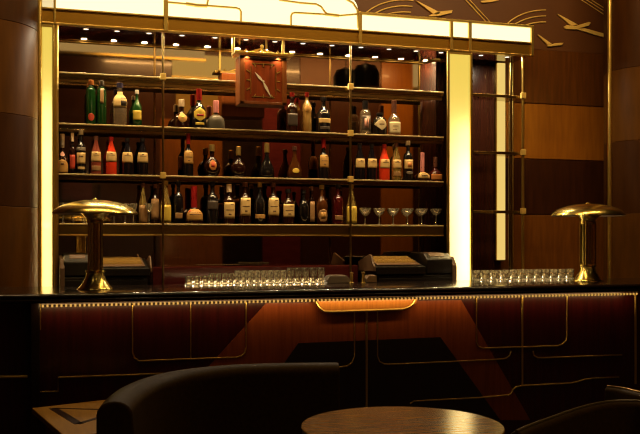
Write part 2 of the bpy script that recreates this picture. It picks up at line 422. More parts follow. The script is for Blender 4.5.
loc(MB().box(XH0, XB1, Y_HEAD-.014, Y_HEAD+.03, Z_PB-.006, Z_PB+.008), 'frame_rail', 'brass', hd, bevel=.003)
loc(MB().box(XH0, XB1, Y_HEAD-.014, Y_HEAD+.03, Z_BB-.008, Z_BB+.006), 'frame_rail', 'brass', hd, bevel=.003)
bar_h(358, 533, ztL-.022, ztL, .02)
loc(MB().box(XH0, X(163, Y_HEAD), Y_HEAD-.02, Y_HEAD+.03, ztL-.022, ztL), 'frame_rail', 'brass', hd, bevel=.003)
for a, b, zt in ((53.5, 56, ztL), (163.5, 168, ztL+.3), (358, 361.5, ztL), (449.5, 452.5, ztL), (468, 471, ztL), (530.5, 533, ztL)):
    bar_v(a, b, Z_BB, zt)
# brass tracery over the crest panel
def trace(pts, par, Y, w, name='brass_line', mat='brass'):
    q = [P(a, b, Y) for a, b in pts]
    return loc(MB().tube([(p[0], p[1], p[2]) for p in q], w, 6), name, mat, par, smooth=True)
YT = Y_HEAD-.004
trace([(168, 2.2), (188, 4), (207, 5.6), (236, 7.8), (239.5, 9), (241, 11.5), (241, 23)], hd, YT, .0085)
trace([(207, 5.6), (208.5, -3)], hd, YT, .0085)
trace([(186, 3.6), (197, 5.4), (207, 5.8)], hd, YT, .014)
trace([(291, 25.5), (291, 16), (292.3, 13.3), (295, 12.6), (320, 14), (340, 15.6), (358, 14)], hd, YT, .0085)
trace([(279, -.2), (300, 2.8), (316, 4), (321, 6.5), (325, 12), (328, 14.5)], hd, YT, .0085)
trace([(325, 14), (339, 15.7)], hd, YT, .013)
trace([(168, -6), (190, -8), (332, -8), (346, -1), (353, 3), (357.5, 10), (358.5, 28)], hd, YT, .010)
# downlights in the soffit
SP = [86, 117, 149, 182, 215, 246, 275, 303, 332, 361, 389, 416, 441, 481, 507]
Ysp = 6.985
for i, x in enumerate(SP):
    px = X(x, Ysp)
    dl_ = loc(MB().lathe([(.019, 0), (.027, -.0015), (.027, .004), (.019, .004)], 20, px, Ysp, Z_BB+.004, cap=False), 'downlight', 'cap_silver', hd, smooth=True)
    MB().lathe([(.019, 0), (.019, .0015)], 20, px, Ysp, Z_BB+.0024).build('lens', 'spot_lens', dl_, smooth=True)
    lamp('downlight_lamp', 'AREA', (px, Ysp, Z_BB+.0010), 4.2 if x not in (215, 246) else 6.0, (1, .84, .58), (0, 0, 0), shape='DISK', size=.040)

# ------------------------------------------------------------------ lit pilasters
def pilaster(label, xa, xb, e, skew, power):
    Xa, Xb = X(xa, Y_HEAD), X(xb, Y_HEAD)
    t = empty('lit_pilaster', ((Xa+Xb)/2, Y_HEAD, 1.0), label, 'wall light', 'lit pilasters of the back bar')
    z0, z1 = 1.0, Z_BB-.012; H = z1-z0; dep = .16
    w = (Xb-Xa)/2
    MB().box(-w+e, w-e, 0, .006, .02, H-.02).build('diffuser', 'pilaster_opal', t)
    for sgn in (-1, 1):
        xx = sgn*(w-e/2); MB().box(xx-e/2, xx+e/2, -.012, .012, 0, H).build('side_frame', 'brass', t, bevel=.003)
        a = sgn*(w-.004) + (.012 if sgn < 0 else -.012)
        MB().prism_z([(a-.003, .013), (a+.003, .013), (a+.003+skew, dep), (a-.003+skew, dep)], 0, H).build('box_side', 'mahogany_dark', t)
    MB().box(-w+skew+.012, w+skew-.012, dep, dep+.006, 0, H).build('back_plate', 'mahogany_dark', t)
    MB().box(-w+e, w-e, -.008, .010, H-.02, H).build('top_cap', 'brass', t)
    MB().box(-w+e, w-e, -.008, .010, 0, .02).build('bottom_cap', 'brass', t)
    c = (Xa+Xb)/2+skew*.9
    lamp('pilaster_lamp', 'AREA', (c, Y_HEAD+dep-.012, 1.56), power, (1, .90, .68), (math.radians(-90), 0, 0), shape='RECTANGLE', size=max(.02, 2*w-.07), size_y=1.08)
    lamp('pilaster_lamp', 'AREA', (c, Y_HEAD+dep-.012, 2.26), power*.06, (1, .84, .50), (math.radians(-90), 0, 0), shape='RECTANGLE', size=max(.02, 2*w-.07), size_y=.30)
    return t
pilaster('glowing white light pilaster beside the left column', 39.6, 54.2, .014, 0, 17)
pilaster('glowing white light pilaster between the bottle shelves and the right bay', 447, 472, .020, .085, 12)

# ------------------------------------------------------------------ posts and shelves
def post(label, x, Y, z0, z1, r=.012, clamps=(), mat='brass', gold=True):
    px = X(x, Y)
    t = empty('shelf_post', (px, Y, z0), label, 'post', 'brass posts of the bottle shelves')
    MB().lathe([(r, 0), (r, z1-z0)], 12).build('pole', mat, t, smooth=True)
    for z in clamps: MB().box(-.021, .021, -.020, .014, z-z0-.026, z-z0+.024).build('clamp', 'gilt', t, bevel=.004)
    return t
ZSH = (ZS1, ZS2, ZS3, ZS4)
YP = 6.878
post('wide brass edge post at the left end of the bottle shelves', 56, YP, 1.0, Z_BB-.008, .019)
post('slim brass post crossing the shelves a quarter of the way from the left pilaster', 163, YP, 1.0, Z_BB-.008, .009, (ZS1, ZS3), 'brass_dark')
post('slim brass post crossing the shelves right of the clock', 350.5, YP, 1.0, Z_BB-.008, .009, ZSH[:3], 'brass_dark')
YSH1 = Y_MIR-.002
LAST = 'lowest bottle shelf with deep brass fascia'
def shelf(label, z, x0, x1, y0, y1, fascia, group):
    t = empty('bottle_shelf', (x0, y0, z), label, 'shelf', group)
    L = x1-x0; D_ = y1-y0; sk = X(446.5, y1)-X(446.5, y0)
    MB().prism_z([(0, .008), (L, .008), (L+sk-.01, D_), (0, D_)], -.014, 0).build('glass_plate', 'shelf_glass', t, bevel=.002)
    if fascia < .06:
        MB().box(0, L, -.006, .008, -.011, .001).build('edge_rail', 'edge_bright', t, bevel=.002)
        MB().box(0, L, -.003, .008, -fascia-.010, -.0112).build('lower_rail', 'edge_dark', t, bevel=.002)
    else:
        MB().box(0, L, -.004, .008, -fascia, -.0125).build('fascia', 'fascia_bronze', t, bevel=.003)
        MB().box(0, L, -.010, .008, -.012, .001).build('top_rail', 'edge_bright', t, bevel=.003)
        MB().box(0, L, -.010, .006, -fascia-.006, -fascia+.004).build('bottom_rail', 'brass', t, bevel=.003)
    if label != LAST:
        lamp('shelf_fill_lamp', 'AREA', ((x0+x0+L)/2, y0+.022, z-.024), 1.5, (1, .74, .38), (math.radians(12), 0, 0), shape='RECTANGLE', size=L-.1, size_y=.012, spread=math.radians(85))  # added lamp under each glass shelf to brighten the bottles
    MB().box(0, L+sk-.02, D_-.012, D_, -.03, -.014).build('rear_rail', 'brass_dark', t)
    return t
GS = 'glass shelves of the back bar'
for z, lab, fa in ((ZS1, 'topmost glass shelf, empty, running behind the clock', .030), (ZS2, 'second glass bottle shelf from the top', .028),
                   (ZS3, 'third glass bottle shelf from the top', .026), (ZS4, 'lowest bottle shelf with deep brass fascia', .086)):
    shelf(lab, z, XL, XR, Y_SHF, YSH1, fa, GS)
# right bay
xb0, xb1 = X(473, Y_SHF), X(524, Y_SHF)
zbay = [P(500, y, Y_SHF)[2] for y in (95, 152, 211)]
for z, lab in zip(zbay, ('upper empty shelf in the bay right of the right pilaster', 'middle empty shelf in the bay right of the right pilaster', 'lower empty shelf in the bay right of the right pilaster')):
    t = empty('bay_shelf', (xb0, Y_SHF, z), lab, 'shelf', 'empty shelves of the right bay')
    MB().prism_z([(0, .01), (xb1-xb0, .01), (xb1-xb0, .24), (.13, .24)], -.012, 0).build('glass_plate', 'shelf_glass', t)
    MB().box(0, xb1-xb0, -.006, .01, -.020, .004).build('edge_rail', 'brass_dark', t, bevel=.003)
post('brass post at the right corner of the right bay with three gold clamps', 523, YP-.004, 1.0, Z_BB-.008, .012, zbay)
post('rear dark brass post in the right bay beside the slim light strip', 510.5, 7.16, 1.0, Z_BB, .016, (), 'brass_dark')
post('thin rear brass post in the right bay, right of the dark one', 513, 7.2, 1.0, Z_BB, .007, ())
bp = tag(MB().box(X(472.5, 7.2), X(494, 7.38), 7.38, Y_WALL-.014, 0, Z_BB).build('bay_back_panel', 'mahogany_dark'), 'dark wood back panel of the right bay', 'panel')
t = empty('light_strip', (X(501.7, 7.33), 7.33, P(502, 261, 7.33)[2]), 'slim yellow vertical light strip at the back of the right bay', 'wall light')
zh = P(502, 62, 7.33)[2]-P(502, 261, 7.33)[2]
MB().box(-.036, .036, 0, .02, .01, zh-.01).build('diffuser', 'strip_glow', t)
MB().box(-.05, .05, .02, .115, 0, zh).build('housing', 'brass_dark', t, bevel=.003)

# ------------------------------------------------------------------ clock
YC = 6.70
cpx = PX(262, YC); cx = X(263.5, YC); cz0 = P(262, 104.5, YC)[2]; cz1 = P(262, 56.5, YC)[2]
cw = 24.0*cpx; ch = cz1-cz0
ck = empty('wall_clock', (cx, YC, cz0), 'square mahogany clock hung before the top shelf', 'clock')
MB().box(-cw, cw, .012, .17, 0, ch).build('case', 'clock_case', ck, bevel=.006)
fw = cw*.80
MB().box(-fw, fw, .004, .013, ch*.06, ch*.94).build('dial', 'clock_wood', ck, bevel=.003)
mb = MB()
for a, b, c, d in ((-cw,-fw,0,ch),(fw,cw,0,ch)): mb.box(a, b, -.004, .013, c, d)
mb.box(-cw, cw, -.004, .013, 0, ch*.06); mb.box(-cw, cw, -.004, .013, ch*.94, ch)
mb.build('case_frame', 'clock_case', ck, bevel=.003)
mb = MB()
for a, b, c, d in ((-fw*.62, fw*.62, ch*.155, ch*.165), (-fw*.62, fw*.62, ch*.845, ch*.855), (-fw*.68, -fw*.66, ch*.2, ch*.8), (fw*.66, fw*.68, ch*.2, ch*.8)): mb.box(a, b, -.001, .005, c, d)
mb.build('inlay_line', 'brass', ck)
cc = (0, ch*.475)
for k in range(12):
    a = k*PI/6; sx, sz = math.sin(a), math.cos(a); q = max(abs(sx), abs(sz))
    r0, r1 = fw*.72/q, fw*.9/q
    l = (math.cos(a)*.004, -math.sin(a)*.004)
    MB().prism([(sx*r0+l[0], ch*.5+sz*r0+l[1]), (sx*r1+l[0], ch*.5+sz*r1+l[1]), (sx*r1-l[0], ch*.5+sz*r1-l[1]), (sx*r0-l[0], ch*.5+sz*r0-l[1])], -.001, .005).build('hour_mark', 'brass', ck)
def hand(x0, y0, x1, y1, w, yy):
    a = P(x0, y0, YC); b = P(x1, y1, YC); A = Vector((a[0]-cx, a[2]-cz0)); B = Vector((b[0]-cx, b[2]-cz0)); d = (B-A); n = Vector((-d[1], d[0])).normalized()
    mid = A+d*.42
    q = [A-d*.06, mid-n*w*.0-n*w, B, mid+n*w]
    MB().prism([(p[0], p[1]) for p in q], yy, yy+.003).build('hand', 'clock_hand', ck)
hand(263.6, 82.5, 254.4, 71.8, .0105, -.006); hand(262.2, 80.5, 271.2, 98.2, .0105, -.010)
hb_ = MB().lathe([(.008, 0), (.008, .012)], 16).build('hand_boss', 'clock_hand', ck, smooth=True)
hp_ = P(263.2, 81.5, YC); hb_.location = (hp_[0]-cx, 0, hp_[2]-cz0); hb_.rotation_euler = (PI/2, 0, 0)
zr = P(263, 54.2, YC)[2]-cz0
MB().box(-30*cpx, 30*cpx, -.03, .10, zr-.010, zr+.010).build('top_bar', 'brass', ck, bevel=.003)
for xx in (-26.2, 26.0):
    MB().lathe([(.011, zr), (.011, Z_BB-cz0+.004)], 10, xx*cpx, .17).build('hanging_rod', 'brass', ck, smooth=True)
    MB().box(xx*cpx-.008, xx*cpx+.008, .06, .18, zr-.008, zr+.006).build('rod_bracket', 'brass', ck)
for xx in (-17*cpx, 15*cpx):
    lamp('clock_lamp', 'SPOT', (cx+xx, YC-.022, cz0+zr-.016), 1.3, (1, .80, .50), (math.radians(8), 0, 0), spot_size=math.radians(120), spot_blend=.8, shadow_soft_size=.004)
# little gilded winged ornament on the bar
mb = MB()
mb.lathe([(.004, 0), (.022, .004), (.012, .016), (.006, .03), (.012, .045), (.016, .055), (.010, .068), (.002, .072)], 12, -.005, .03, zr+.008)
mb.tube([(-.005, .03, zr+.045), (-.05, .03, zr+.035), (-.10, .03, zr+.014)], .007, 6); mb.tube([(-.005, .03, zr+.04), (.05, .03, zr+.03), (.11, .03, zr+.012)], .007, 6)
mb.lathe([(.010, 0), (.014, .012), (.004, .03)], 10, -.13, .03, zr+.009); mb.lathe([(.010, 0), (.014, .012), (.004, .03)], 10, .12, .03, zr+.009)
mb.build('ornament', 'brass', ck, smooth=True)

# ------------------------------------------------------------------ bottles
# silhouettes: (fraction of radius, fraction of height) up to the mouth; cap sits on top
SHAPES = {
 'wine':   [(.86,0),(1,.012),(1,.58),(.93,.64),(.70,.70),(.42,.76),(.34,.82),(.33,.97),(.37,.975),(.37,1)],
 'slope':  [(.88,0),(1,.012),(1,.52),(.90,.62),(.66,.74),(.46,.84),(.34,.92),(.33,.97),(.38,.975),(.38,1)],
 'spirit': [(.88,0),(1,.012),(1,.60),(.95,.66),(.72,.725),(.44,.76),(.36,.80),(.36,.97),(.42,.975),(.42,1)],
 'tall':   [(.88,0),(1,.010),(1,.80),(.92,.85),(.60,.89),(.45,.92),(.45,.97),(.5,.975),(.5,1)],
 'hock':   [(.88,0),(1,.012),(1,.42),(.90,.52),(.64,.66),(.44,.78),(.36,.88),(.34,.97),(.38,.975),(.38,1)],
 'squat':  [(.90,0),(1,.02),(1,.36),(.92,.46),(.62,.56),(.36,.62),(.28,.70),(.27,.96),(.31,.965),(.31,1)],
 'round':  [(.40,0),(.50,.012),(.74,.09),(.93,.20),(1,.32),(.95,.44),(.76,.56),(.44,.65),(.27,.71),(.24,.78),(.24,.97),(.29,.975),(.29,1)],
 'pear':   [(.80,0),(.92,.02),(1,.12),(.98,.22),(.86,.36),(.62,.50),(.40,.62),(.28,.72),(.25,.80),(.25,.97),(.30,.975),(.30,1)],
 'decanter':[(.82,0),(.94,.015),(1,.10),(.97,.34),(.84,.48),(.56,.60),(.32,.68),(.26,.76),(.26,.96),(.31,.965),(.31,1)],
 'dome':   [(.92,0),(1,.02),(1,.22),(.96,.38),(.84,.52),(.62,.62),(.36,.67),(.22,.70),(.22,.97),(.26,.975),(.26,1)],
 'apoth':  [(.92,0),(1,.015),(1,.66),(.95,.76),(.74,.84),(.44,.89),(.40,.93),(.46,.94),(.46,1)],
 'shoulder':[(.92,0),(1,.012),(1,.52),(.90,.60),(.66,.68),(.40,.75),(.30,.80),(.30,.97),(.36,.975),(.36,1)],
 'curvy':  [(.85,0),(1,.02),(.96,.30),(.86,.44),(.92,.54),(1,.62),(.92,.72),(.58,.80),(.36,.86),(.30,.90),(.30,.97),(.36,.975),(.36,1)],
}
def bottle(x, yt, wpx, shape, mat, cap, label_txt, labels=(), Yb=7.0, zsh=0, group='', capf=.10, sq=0, dy=1.0, capr=1.12):
    px = PX(x, Yb); r = wpx*px/2; h = min(P(x, yt, Yb)[2], {ZS2: ZS1, ZS3: ZS2, ZS4: ZS3}[zsh]-.034)-zsh
    t = empty('liquor_bottle', (X(x, Yb), Yb, zsh), label_txt, 'bottle', group)
    ch = h*capf*.55; hb = h-ch
    prof = [(a*r, b*hb) for a, b in SHAPES[shape]]
    MB().lathe(prof, 24, sq=sq, dy=dy).build('glass_body', mat, t, smooth=True, angle=50)
    rc = prof[-1][0]*capr
    zc = hb*(1-capf*.55)
    # cap sleeve reaches a little down the neck
    MB().lathe([(rc, zc), (rc*1.02, zc+.003), (rc*1.02, h-.003), (rc*.86, h)], 16, dy=1 if dy > .8 else .9).build('cap', cap, t, smooth=True)
    def rad(z):
        for (r0, z0), (r1, z1) in zip(prof, prof[1:]):
            if z0 <= z <= z1 and z1 > z0: return r0+(r1-r0)*(z-z0)/(z1-z0)
        return prof[-1][0]
    for lb in labels:
        kind, ya, yb, wf, lm = lb[:5]
        z1 = P(x, ya, Yb)[2]-zsh; z0 = P(x, yb, Yb)[2]-zsh; zm = (z0+z1)/2; hh = (z1-z0)/2
        z0 = max(z0, .004)
        def put(sx, z, e=.0012):                      # sx in -1..1 of the label's width
            a = sx*math.asin(min(.98, wf)) + (PI if kind == 'back' else 0); k = 1.0
            if sq:
                aa = a-PI/2; k = 1.0/((abs(math.cos(aa))**sq+abs(math.sin(aa))**sq)**(1.0/sq))
            rr = rad(z)*k+e
            return (rr*math.sin(a), -rr*math.cos(a)*dy-(.001 if dy < 1 else 0), z)
        def patch(name, mt, f, n, rows, e, par=None):
            mb = MB(); g = []
            for j in range(rows+1):
                row = []
                for i in range(n+1):
                    sx, z = f(2*i/n-1, j/rows); row.append(mb.bm.verts.new(put(sx, z, e)))
                g.append(row)
            for j in range(rows):
                for i in range(n):
                    try: mb.bm.faces.new((g[j][i], g[j][i+1], g[j+1][i+1], g[j+1][i]))
                    except ValueError: pass
            bmesh.ops.remove_doubles(mb.bm, verts=mb.bm.verts, dist=1e-6)
            o = mb.build(name, mt, par or t, smooth=True)
            sd = o.modifiers.new('thickness', 'SOLIDIFY'); sd.thickness = .0008; sd.offset = 0
            return o
        zl0, zl1 = z0, z1
        if kind in ('rect', 'back'): f = lambda s, v: (s, zl0+(zl1-zl0)*v)
        elif kind == 'oval': f = lambda s, v: (s*math.sqrt(max(0, 1-(2*v-1)**2)), zm+hh*(2*v-1))
        elif kind == 'diamond': f = lambda s, v: (s*(1-abs(2*v-1)), zm+hh*(2*v-1))
        elif kind == 'hexa': f = lambda s, v: (s*min(1, 1.6*(1-abs(2*v-1))+.05), zm+hh*(2*v-1))
        elif kind == 'arch': f = lambda s, v: (s*(1 if v < .55 else math.sqrt(max(0.02, 1-((v-.55)/.45)**2))), zl0+(zl1-zl0)*v)
        lo_ = patch('label', lm, f, 10, 10 if kind not in ('rect', 'back') else 6, .0014)
        if len(lb) > 5:                                # printed marks on the label
            for (s0, s1, v0, v1, pm) in lb[5]:
                patch('label_print', pm, lambda s, v: (s0+(s1-s0)*(s+1)/2, zl0+(zl1-zl0)*(v0+(v1-v0)*v)), 4, 2, .0024, lo_)
    return t
PRN = [(-.5, .5, .62, .68, 'print_brown'), (-.15, .15, .76, .86, 'print_brown')]
PRN2 = [(-.6, .6, .50, .55, 'print_brown'), (-.2, .2, .22, .3, 'print_brown'), (.1, .6, .84, .88, 'print_brown')]
B = bottle
# second shelf
k = dict(zsh=ZS2, group='liquor bottles on the second shelf')
B(91, 79, 9.4, 'tall', 'glass_green', 'cap_orange', 'tall dark green bottle with orange cap and red badge, leftmost on the second shelf', [('oval', 113.5, 121.5, .62, 'paper_red')], **k)
B(101.7, 78.5, 9.4, 'tall', 'glass_green', 'cap_silver', 'tall green bottle with silvery cap, beside the orange capped one', [('rect', 89, 104, .35, 'paper_tan')], **k)
B(119.8, 83, 13.6, 'spirit', 'bottle_clear', 'cap_blue', 'clear square bottle with blue cap and pale label on the second shelf', [('rect', 92, 108, .8, 'paper_cream', [(.1, .9, .1, .6, 'paper_dark')])], sq=5, dy=.8, **k)
B(137, 90, 9.6, 'shoulder', 'glass_green_mid', 'cap_white', 'green bottle with white cap and yellowish label on the second shelf', [('rect', 111, 120.5, .8, 'paper_yellow')], **k)
B(181.5, 99.5, 17, 'squat', 'glass_brown', 'cap_cream', 'squat dark bottle with amber oval label near the slim left post', [('oval', 112.5, 123.5, .52, 'paper_amber', [(-.3, .3, .42, .6, 'paper_yellow')])], capf=.24, **k)
B(199, 89, 14, 'shoulder', 'glass_black', 'cap_red', 'black bottle with red cap and six sided yellow label', [('hexa', 108, 122, .8, 'paper_yellow', [(-.5, .6, .35, .5, 'cap_red')]), ('rect', 123.2, 125.6, .6, 'paper_yellow')], capf=.28, **k)
B(216, 100.8, 18, 'dome', 'stone_grey', 'cap_pink', 'round grey dome bottle with pale stopper left of the clock', [], capf=.42, capr=1.25, dy=.8, **k)
B(292, 92.5, 10.4, 'spirit', 'glass_brown', 'cap_red', 'dark square shouldered bottle with red cap below the right side of the clock', [('rect', 114, 126, .85, 'paper_dark')], sq=5, dy=.9, **k)
B(307, 92.5, 10, 'curvy', 'bottle_gold', 'cap_red', 'slim wavy golden bottle with red cap right of the clock', [('oval', 106, 112.5, .75, 'paper_amber')], **k)
B(323.5, 97, 14, 'shoulder', 'glass_black', 'cap_black', 'stout black bottle with a cream band label left of the slim right post', [('rect', 119, 123.6, .85, 'paper_cream'), ('rect', 127, 130, .7, 'paper_dark')], **k)
B(365.3, 101, 11.4, 'apoth', 'bottle_clear', 'cap_black', 'clear apothecary bottle with dark stopper and patterned label', [('rect', 116, 131, .8, 'paper_dark', [(-.5, .3, .2, .8, 'paper_pink'), (-.1, .7, .45, .9, 'napkin_grey')])], capf=.26, **k)
B(379.6, 113, 13.4, 'apoth', 'glass_black', 'cap_black', 'squat black bottle with a white diamond label', [('diamond', 118.8, 131, .95, 'paper_white', [(-.3, .3, .46, .54, 'print_brown')])], **k)
B(394, 100.5, 12.6, 'shoulder', 'bottle_clear', 'cap_brown', 'clear bottle with large white label, rightmost on the second shelf', [('rect', 122.5, 134, .9, 'paper_white', [(-.5, .1, .3, .34, 'print_brown'), (-.5, .3, .6, .66, 'print_brown')])], capf=.34, **k)
# third shelf
k = dict(zsh=ZS3, group='liquor bottles on the third shelf')
B(62.3, 134, 12.6, 'decanter', 'glass_brown', 'cap_cream', 'brown bottle with pink seal and arched gold label, leftmost on the third shelf', [('oval', 151.8, 156.6, .60, 'paper_pink'), ('arch', 160, 173, .85, 'paper_amber', [(-.2, .2, .6, .75, 'print_brown')])], capf=.34, **k)
B(72.4, 133, 6.6, 'spirit', 'glass_brown', 'cap_cream', 'slim dark bottle with pink red label between two squat neighbours at the left end', [('rect', 155, 169, .75, 'paper_red')], capf=.2, **k)
B(81, 130, 9.4, 'spirit', 'glass_black', 'cap_white', 'black bottle with white cap and cream label left of the pale red one', [('rect', 147.5, 151, .9, 'napkin_grey'), ('rect', 153, 164, .85, 'paper_cream', [(-.4, .4, .6, .72, 'print_brown')]), ('rect', 167, 169.6, .7, 'paper_cream')], **k)
B(96, 136, 10.4, 'slope', 'liquor_rose', 'cap_brown', 'pale rosy bottle with cream label left of the bright red one', [('rect', 152, 162, .9, 'paper_cream', PRN), ('rect', 166, 171, .8, 'paper_tan')], **k)
B(111.2, 137, 11, 'slope', 'liquor_red', 'cap_red', 'bright red bottle with cream label at the left of the third shelf', [('rect', 152, 162, .92, 'paper_cream', PRN)], **k)
B(127.3, 138, 11, 'slope', 'glass_navy', 'cap_black', 'black bottle with square cream label, next to the left bright red bottle', [('rect', 152.5, 163, .92, 'paper_cream', PRN)], **k)
B(142.6, 138, 11, 'slope', 'glass_navy', 'cap_black', 'black bottle with square cream label, nearest the slim left post', [('rect', 153, 163, .92, 'paper_cream', PRN)], **k)
B(188.3, 133, 10, 'wine', 'glass_black', 'cap_red', 'dark wine bottle with tall amber label right of the slim left post', [('rect', 151, 164.5, .88, 'paper_amber', PRN2), ('back', 153, 167, .88, 'paper_orange')], capf=.24, **k)
B(212, 144.5, 17, 'round', 'glass_brown', 'cap_gold', 'round cognac decanter with red oval medallion', [('oval', 160, 171, .44, 'paper_orange', [(-.45, .45, .3, .75, 'paper_red')])], capf=.2, dy=.7, **k)
B(238.5, 146.5, 15.5, 'round', 'glass_brown', 'cap_gold', 'plain round brown decanter below the left edge of the clock', [], capf=.28, dy=.7, **k)
B(266.8, 143, 15.5, 'pear', 'glass_black', 'cap_gold', 'dark tear shaped decanter with gold top below the clock', [], capf=.26, dy=.8, **k)
B(294.6, 146, 15, 'pear', 'glass_amber', 'cap_brown', 'amber pear shaped bottle with small gold oval label', [('oval', 168.5, 173.5, .5, 'paper_yellow')], capf=.12, dy=.8, **k)
B(323.5, 136.5, 10, 'wine', 'glass_black', 'cap_red', 'dark wine bottle with amber label left of the slim right post', [('rect', 155, 168, .88, 'paper_amber', PRN2), ('back', 153, 167, .88, 'paper_orange')], capf=.24, **k)
B(359.8, 143.5, 10.4, 'slope', 'glass_navy', 'cap_black', 'dark bottle with square cream label just right of the slim right post', [('rect', 159, 168.3, .92, 'paper_cream', PRN)], **k)
B(371.8, 144, 10.4, 'slope', 'glass_navy', 'cap_black', 'dark bottle with square cream label, touching the right bright red bottle', [('rect', 159, 168.3, .92, 'paper_cream', PRN)], **k)
B(384.3, 144.5, 11, 'slope', 'liquor_red', 'cap_red', 'bright red bottle with cream label at the right of the third shelf', [('rect', 159.5, 168.5, .9, 'paper_cream', PRN)], **k)
B(396.2, 143, 10, 'slope', 'bottle_straw', 'cap_brown', 'pale straw coloured bottle with cream and tan labels', [('rect', 160, 168.5, .9, 'paper_cream', PRN), ('rect', 172, 176.5, .8, 'paper_tan')], **k)
B(408, 140.5, 9.8, 'spirit', 'glass_black', 'cap_white', 'black bottle with white cap and picture label at the right of the third shelf', [('rect', 160, 169.5, .9, 'paper_cream', [(-.4, .4, .2, .7, 'paper_orange')]), ('oval', 171.5, 174.5, .7, 'napkin_grey')], **k)
B(422.3, 152.5, 12.4, 'squat', 'glass_brown', 'cap_pink', 'small squat bottle with bright pink neck and pale framed label', [('rect', 172.3, 178.8, .88, 'paper_cream', [(-.85, .85, .2, .8, 'paper_dark')])], capf=.9, sq=5, **k)
B(435.2, 157, 12, 'squat', 'glass_cherry', 'cap_brown', 'small cherry coloured squat bottle, rightmost on the third shelf', [('rect', 174.5, 180, .85, 'paper_orange')], capf=.4, sq=4, **k)
# lowest shelf
k = dict(zsh=ZS4, group='liquor bottles on the lowest shelf')
B(143, 183, 9, 'hock', 'bottle_straw', 'cap_brown', 'slim pale bottle with tan label right of the left brass lamp', [('rect', 205.5, 222.5, .85, 'paper_tan')], **k)
B(155, 184, 9, 'wine', 'glass_brown', 'cap_brown', 'dark brown bottle with plain brown label left of the tall yellow labelled one', [('rect', 199, 219.5, .88, 'paper_tan')], Yb=7.05, **k)
B(165.8, 176, 10.8, 'hock', 'bottle_straw', 'cap_gold', 'tall clear bottle with yellow label behind the slim left post', [('rect', 205, 222, .9, 'paper_yellow')], **k)
B(178.4, 178.5, 9.4, 'spirit', 'glass_black', 'cap_black', 'black bottle with small low label left of the red necked squat bottle', [('rect', 213, 218.5, .75, 'paper_tan')], **k)
B(194, 186, 18.4, 'squat', 'glass_brown', 'cap_red', 'broad squat bottle with dipped red neck and cream label', [('rect', 209.2, 220.8, .86, 'paper_amber', [(-.85, -.6, .72, .9, 'paper_red'), (-.6, .7, .5, .56, 'print_brown')])], capf=.62, **k)
B(212.4, 181.5, 11.6, 'spirit', 'glass_black', 'cap_black', 'black bottle with dark grey label right of the red necked squat bottle', [('rect', 201, 210, .88, 'paper_dark')], **k)
B(229, 184, 11.6, 'spirit', 'glass_brown', 'cap_cream', 'brown whisky bottle with cream cap and cream label', [('rect', 202.5, 218.5, .9, 'paper_cream', PRN2), ('back', 202, 218, .8, 'paper_orange')], capf=.2, **k)
B(245, 178, 11.6, 'spirit', 'glass_brown', 'cap_brown', 'tall whisky bottle with large cream label, left of the dark unlabelled one', [('rect', 198, 216, .86, 'paper_cream', PRN2), ('back', 198, 216, .8, 'paper_orange')], **k)
B(259.8, 177.5, 11, 'shoulder', 'glass_black', 'cap_gold', 'dark bottle with only a narrow low amber label between two tall cream labelled ones', [('rect', 214.5, 218.6, .9, 'paper_amber')], **k)
B(273.2, 178, 11.8, 'spirit', 'glass_brown', 'cap_brown', 'tall whisky bottle with large cream label, right of the dark unlabelled one', [('rect', 198, 216.3, .9, 'paper_cream', PRN2)], **k)
B(288.2, 189, 12.2, 'spirit', 'glass_brown', 'cap_black', 'shorter bottle with square cream label below the right edge of the clock', [('rect', 204.3, 217.5, .9, 'paper_cream', PRN2), ('back', 203, 218, .8, 'paper_orange')], **k)
B(303.8, 190, 10.4, 'shoulder', 'glass_black', 'cap_black', 'short black unlabelled bottle with shining shoulder', [], **k)
B(312, 186.5, 5.6, 'spirit', 'glass_brown', 'cap_brown', 'narrow bottle with brown label left of the oval labelled bottle', [('rect', 201.5, 222, .85, 'paper_tan')], **k)
B(321.7, 185, 12.2, 'shoulder', 'glass_amber', 'cap_gold', 'amber bottle with ornate oval label left of the slim right post', [('oval', 209, 222.3, .75, 'paper_tan', [(-.55, .55, .25, .75, 'paper_amber')])], **k)
B(338, 179.5, 10.8, 'spirit', 'glass_cherry', 'cap_black', 'dark cherry red bottle with small low label left of the right post', [('rect', 215.5, 220, .75, 'paper_tan')], **k)
B(351.3, 176, 11, 'hock', 'bottle_straw', 'cap_gold', 'tall slim bottle with bright yellow label beside the stemmed coupes', [('rect', 206.5, 223.3, .92, 'paper_yellow')], **k)

# ------------------------------------------------------------------ coupes and wine glasses on the lowest shelf
def coupe(loc_, label, group, r, h, name='coupe_glass', bowl=.42):
    t = empty(name, loc_, label, 'glass', group)
    hb = h*bowl
    MB().lathe([(r*.12, h-hb), (r*.45, h-hb*.86), (r*.82, h-hb*.5), (r, h-hb*.1), (r, h), (r*.95, h), (r*.94, h-hb*.12), (r*.76, h-hb*.48), (r*.38, h-hb*.78), (0.0006, h-hb*.86)], 24).build('bowl', 'coupe_glass', t, smooth=True, angle=60)
    MB().lathe([(r*.70, 0), (r*.70, .002), (r*.3, .005), (.0042, .012), (.0036, h*.3), (.0044, h-hb)], 14).build('stem', 'coupe_glass', t, smooth=True, angle=60)
    return t
ordn = ['first', 'second', 'third', 'fourth', 'fifth', 'sixth', 'seventh', 'eighth', 'ninth', 'tenth', 'eleventh', 'twelfth', 'thirteenth', 'fourteenth', 'fifteenth', 'sixteenth']
base = None
XC = [365.5, 381.8, 398.2, 415, 431, 440.8]
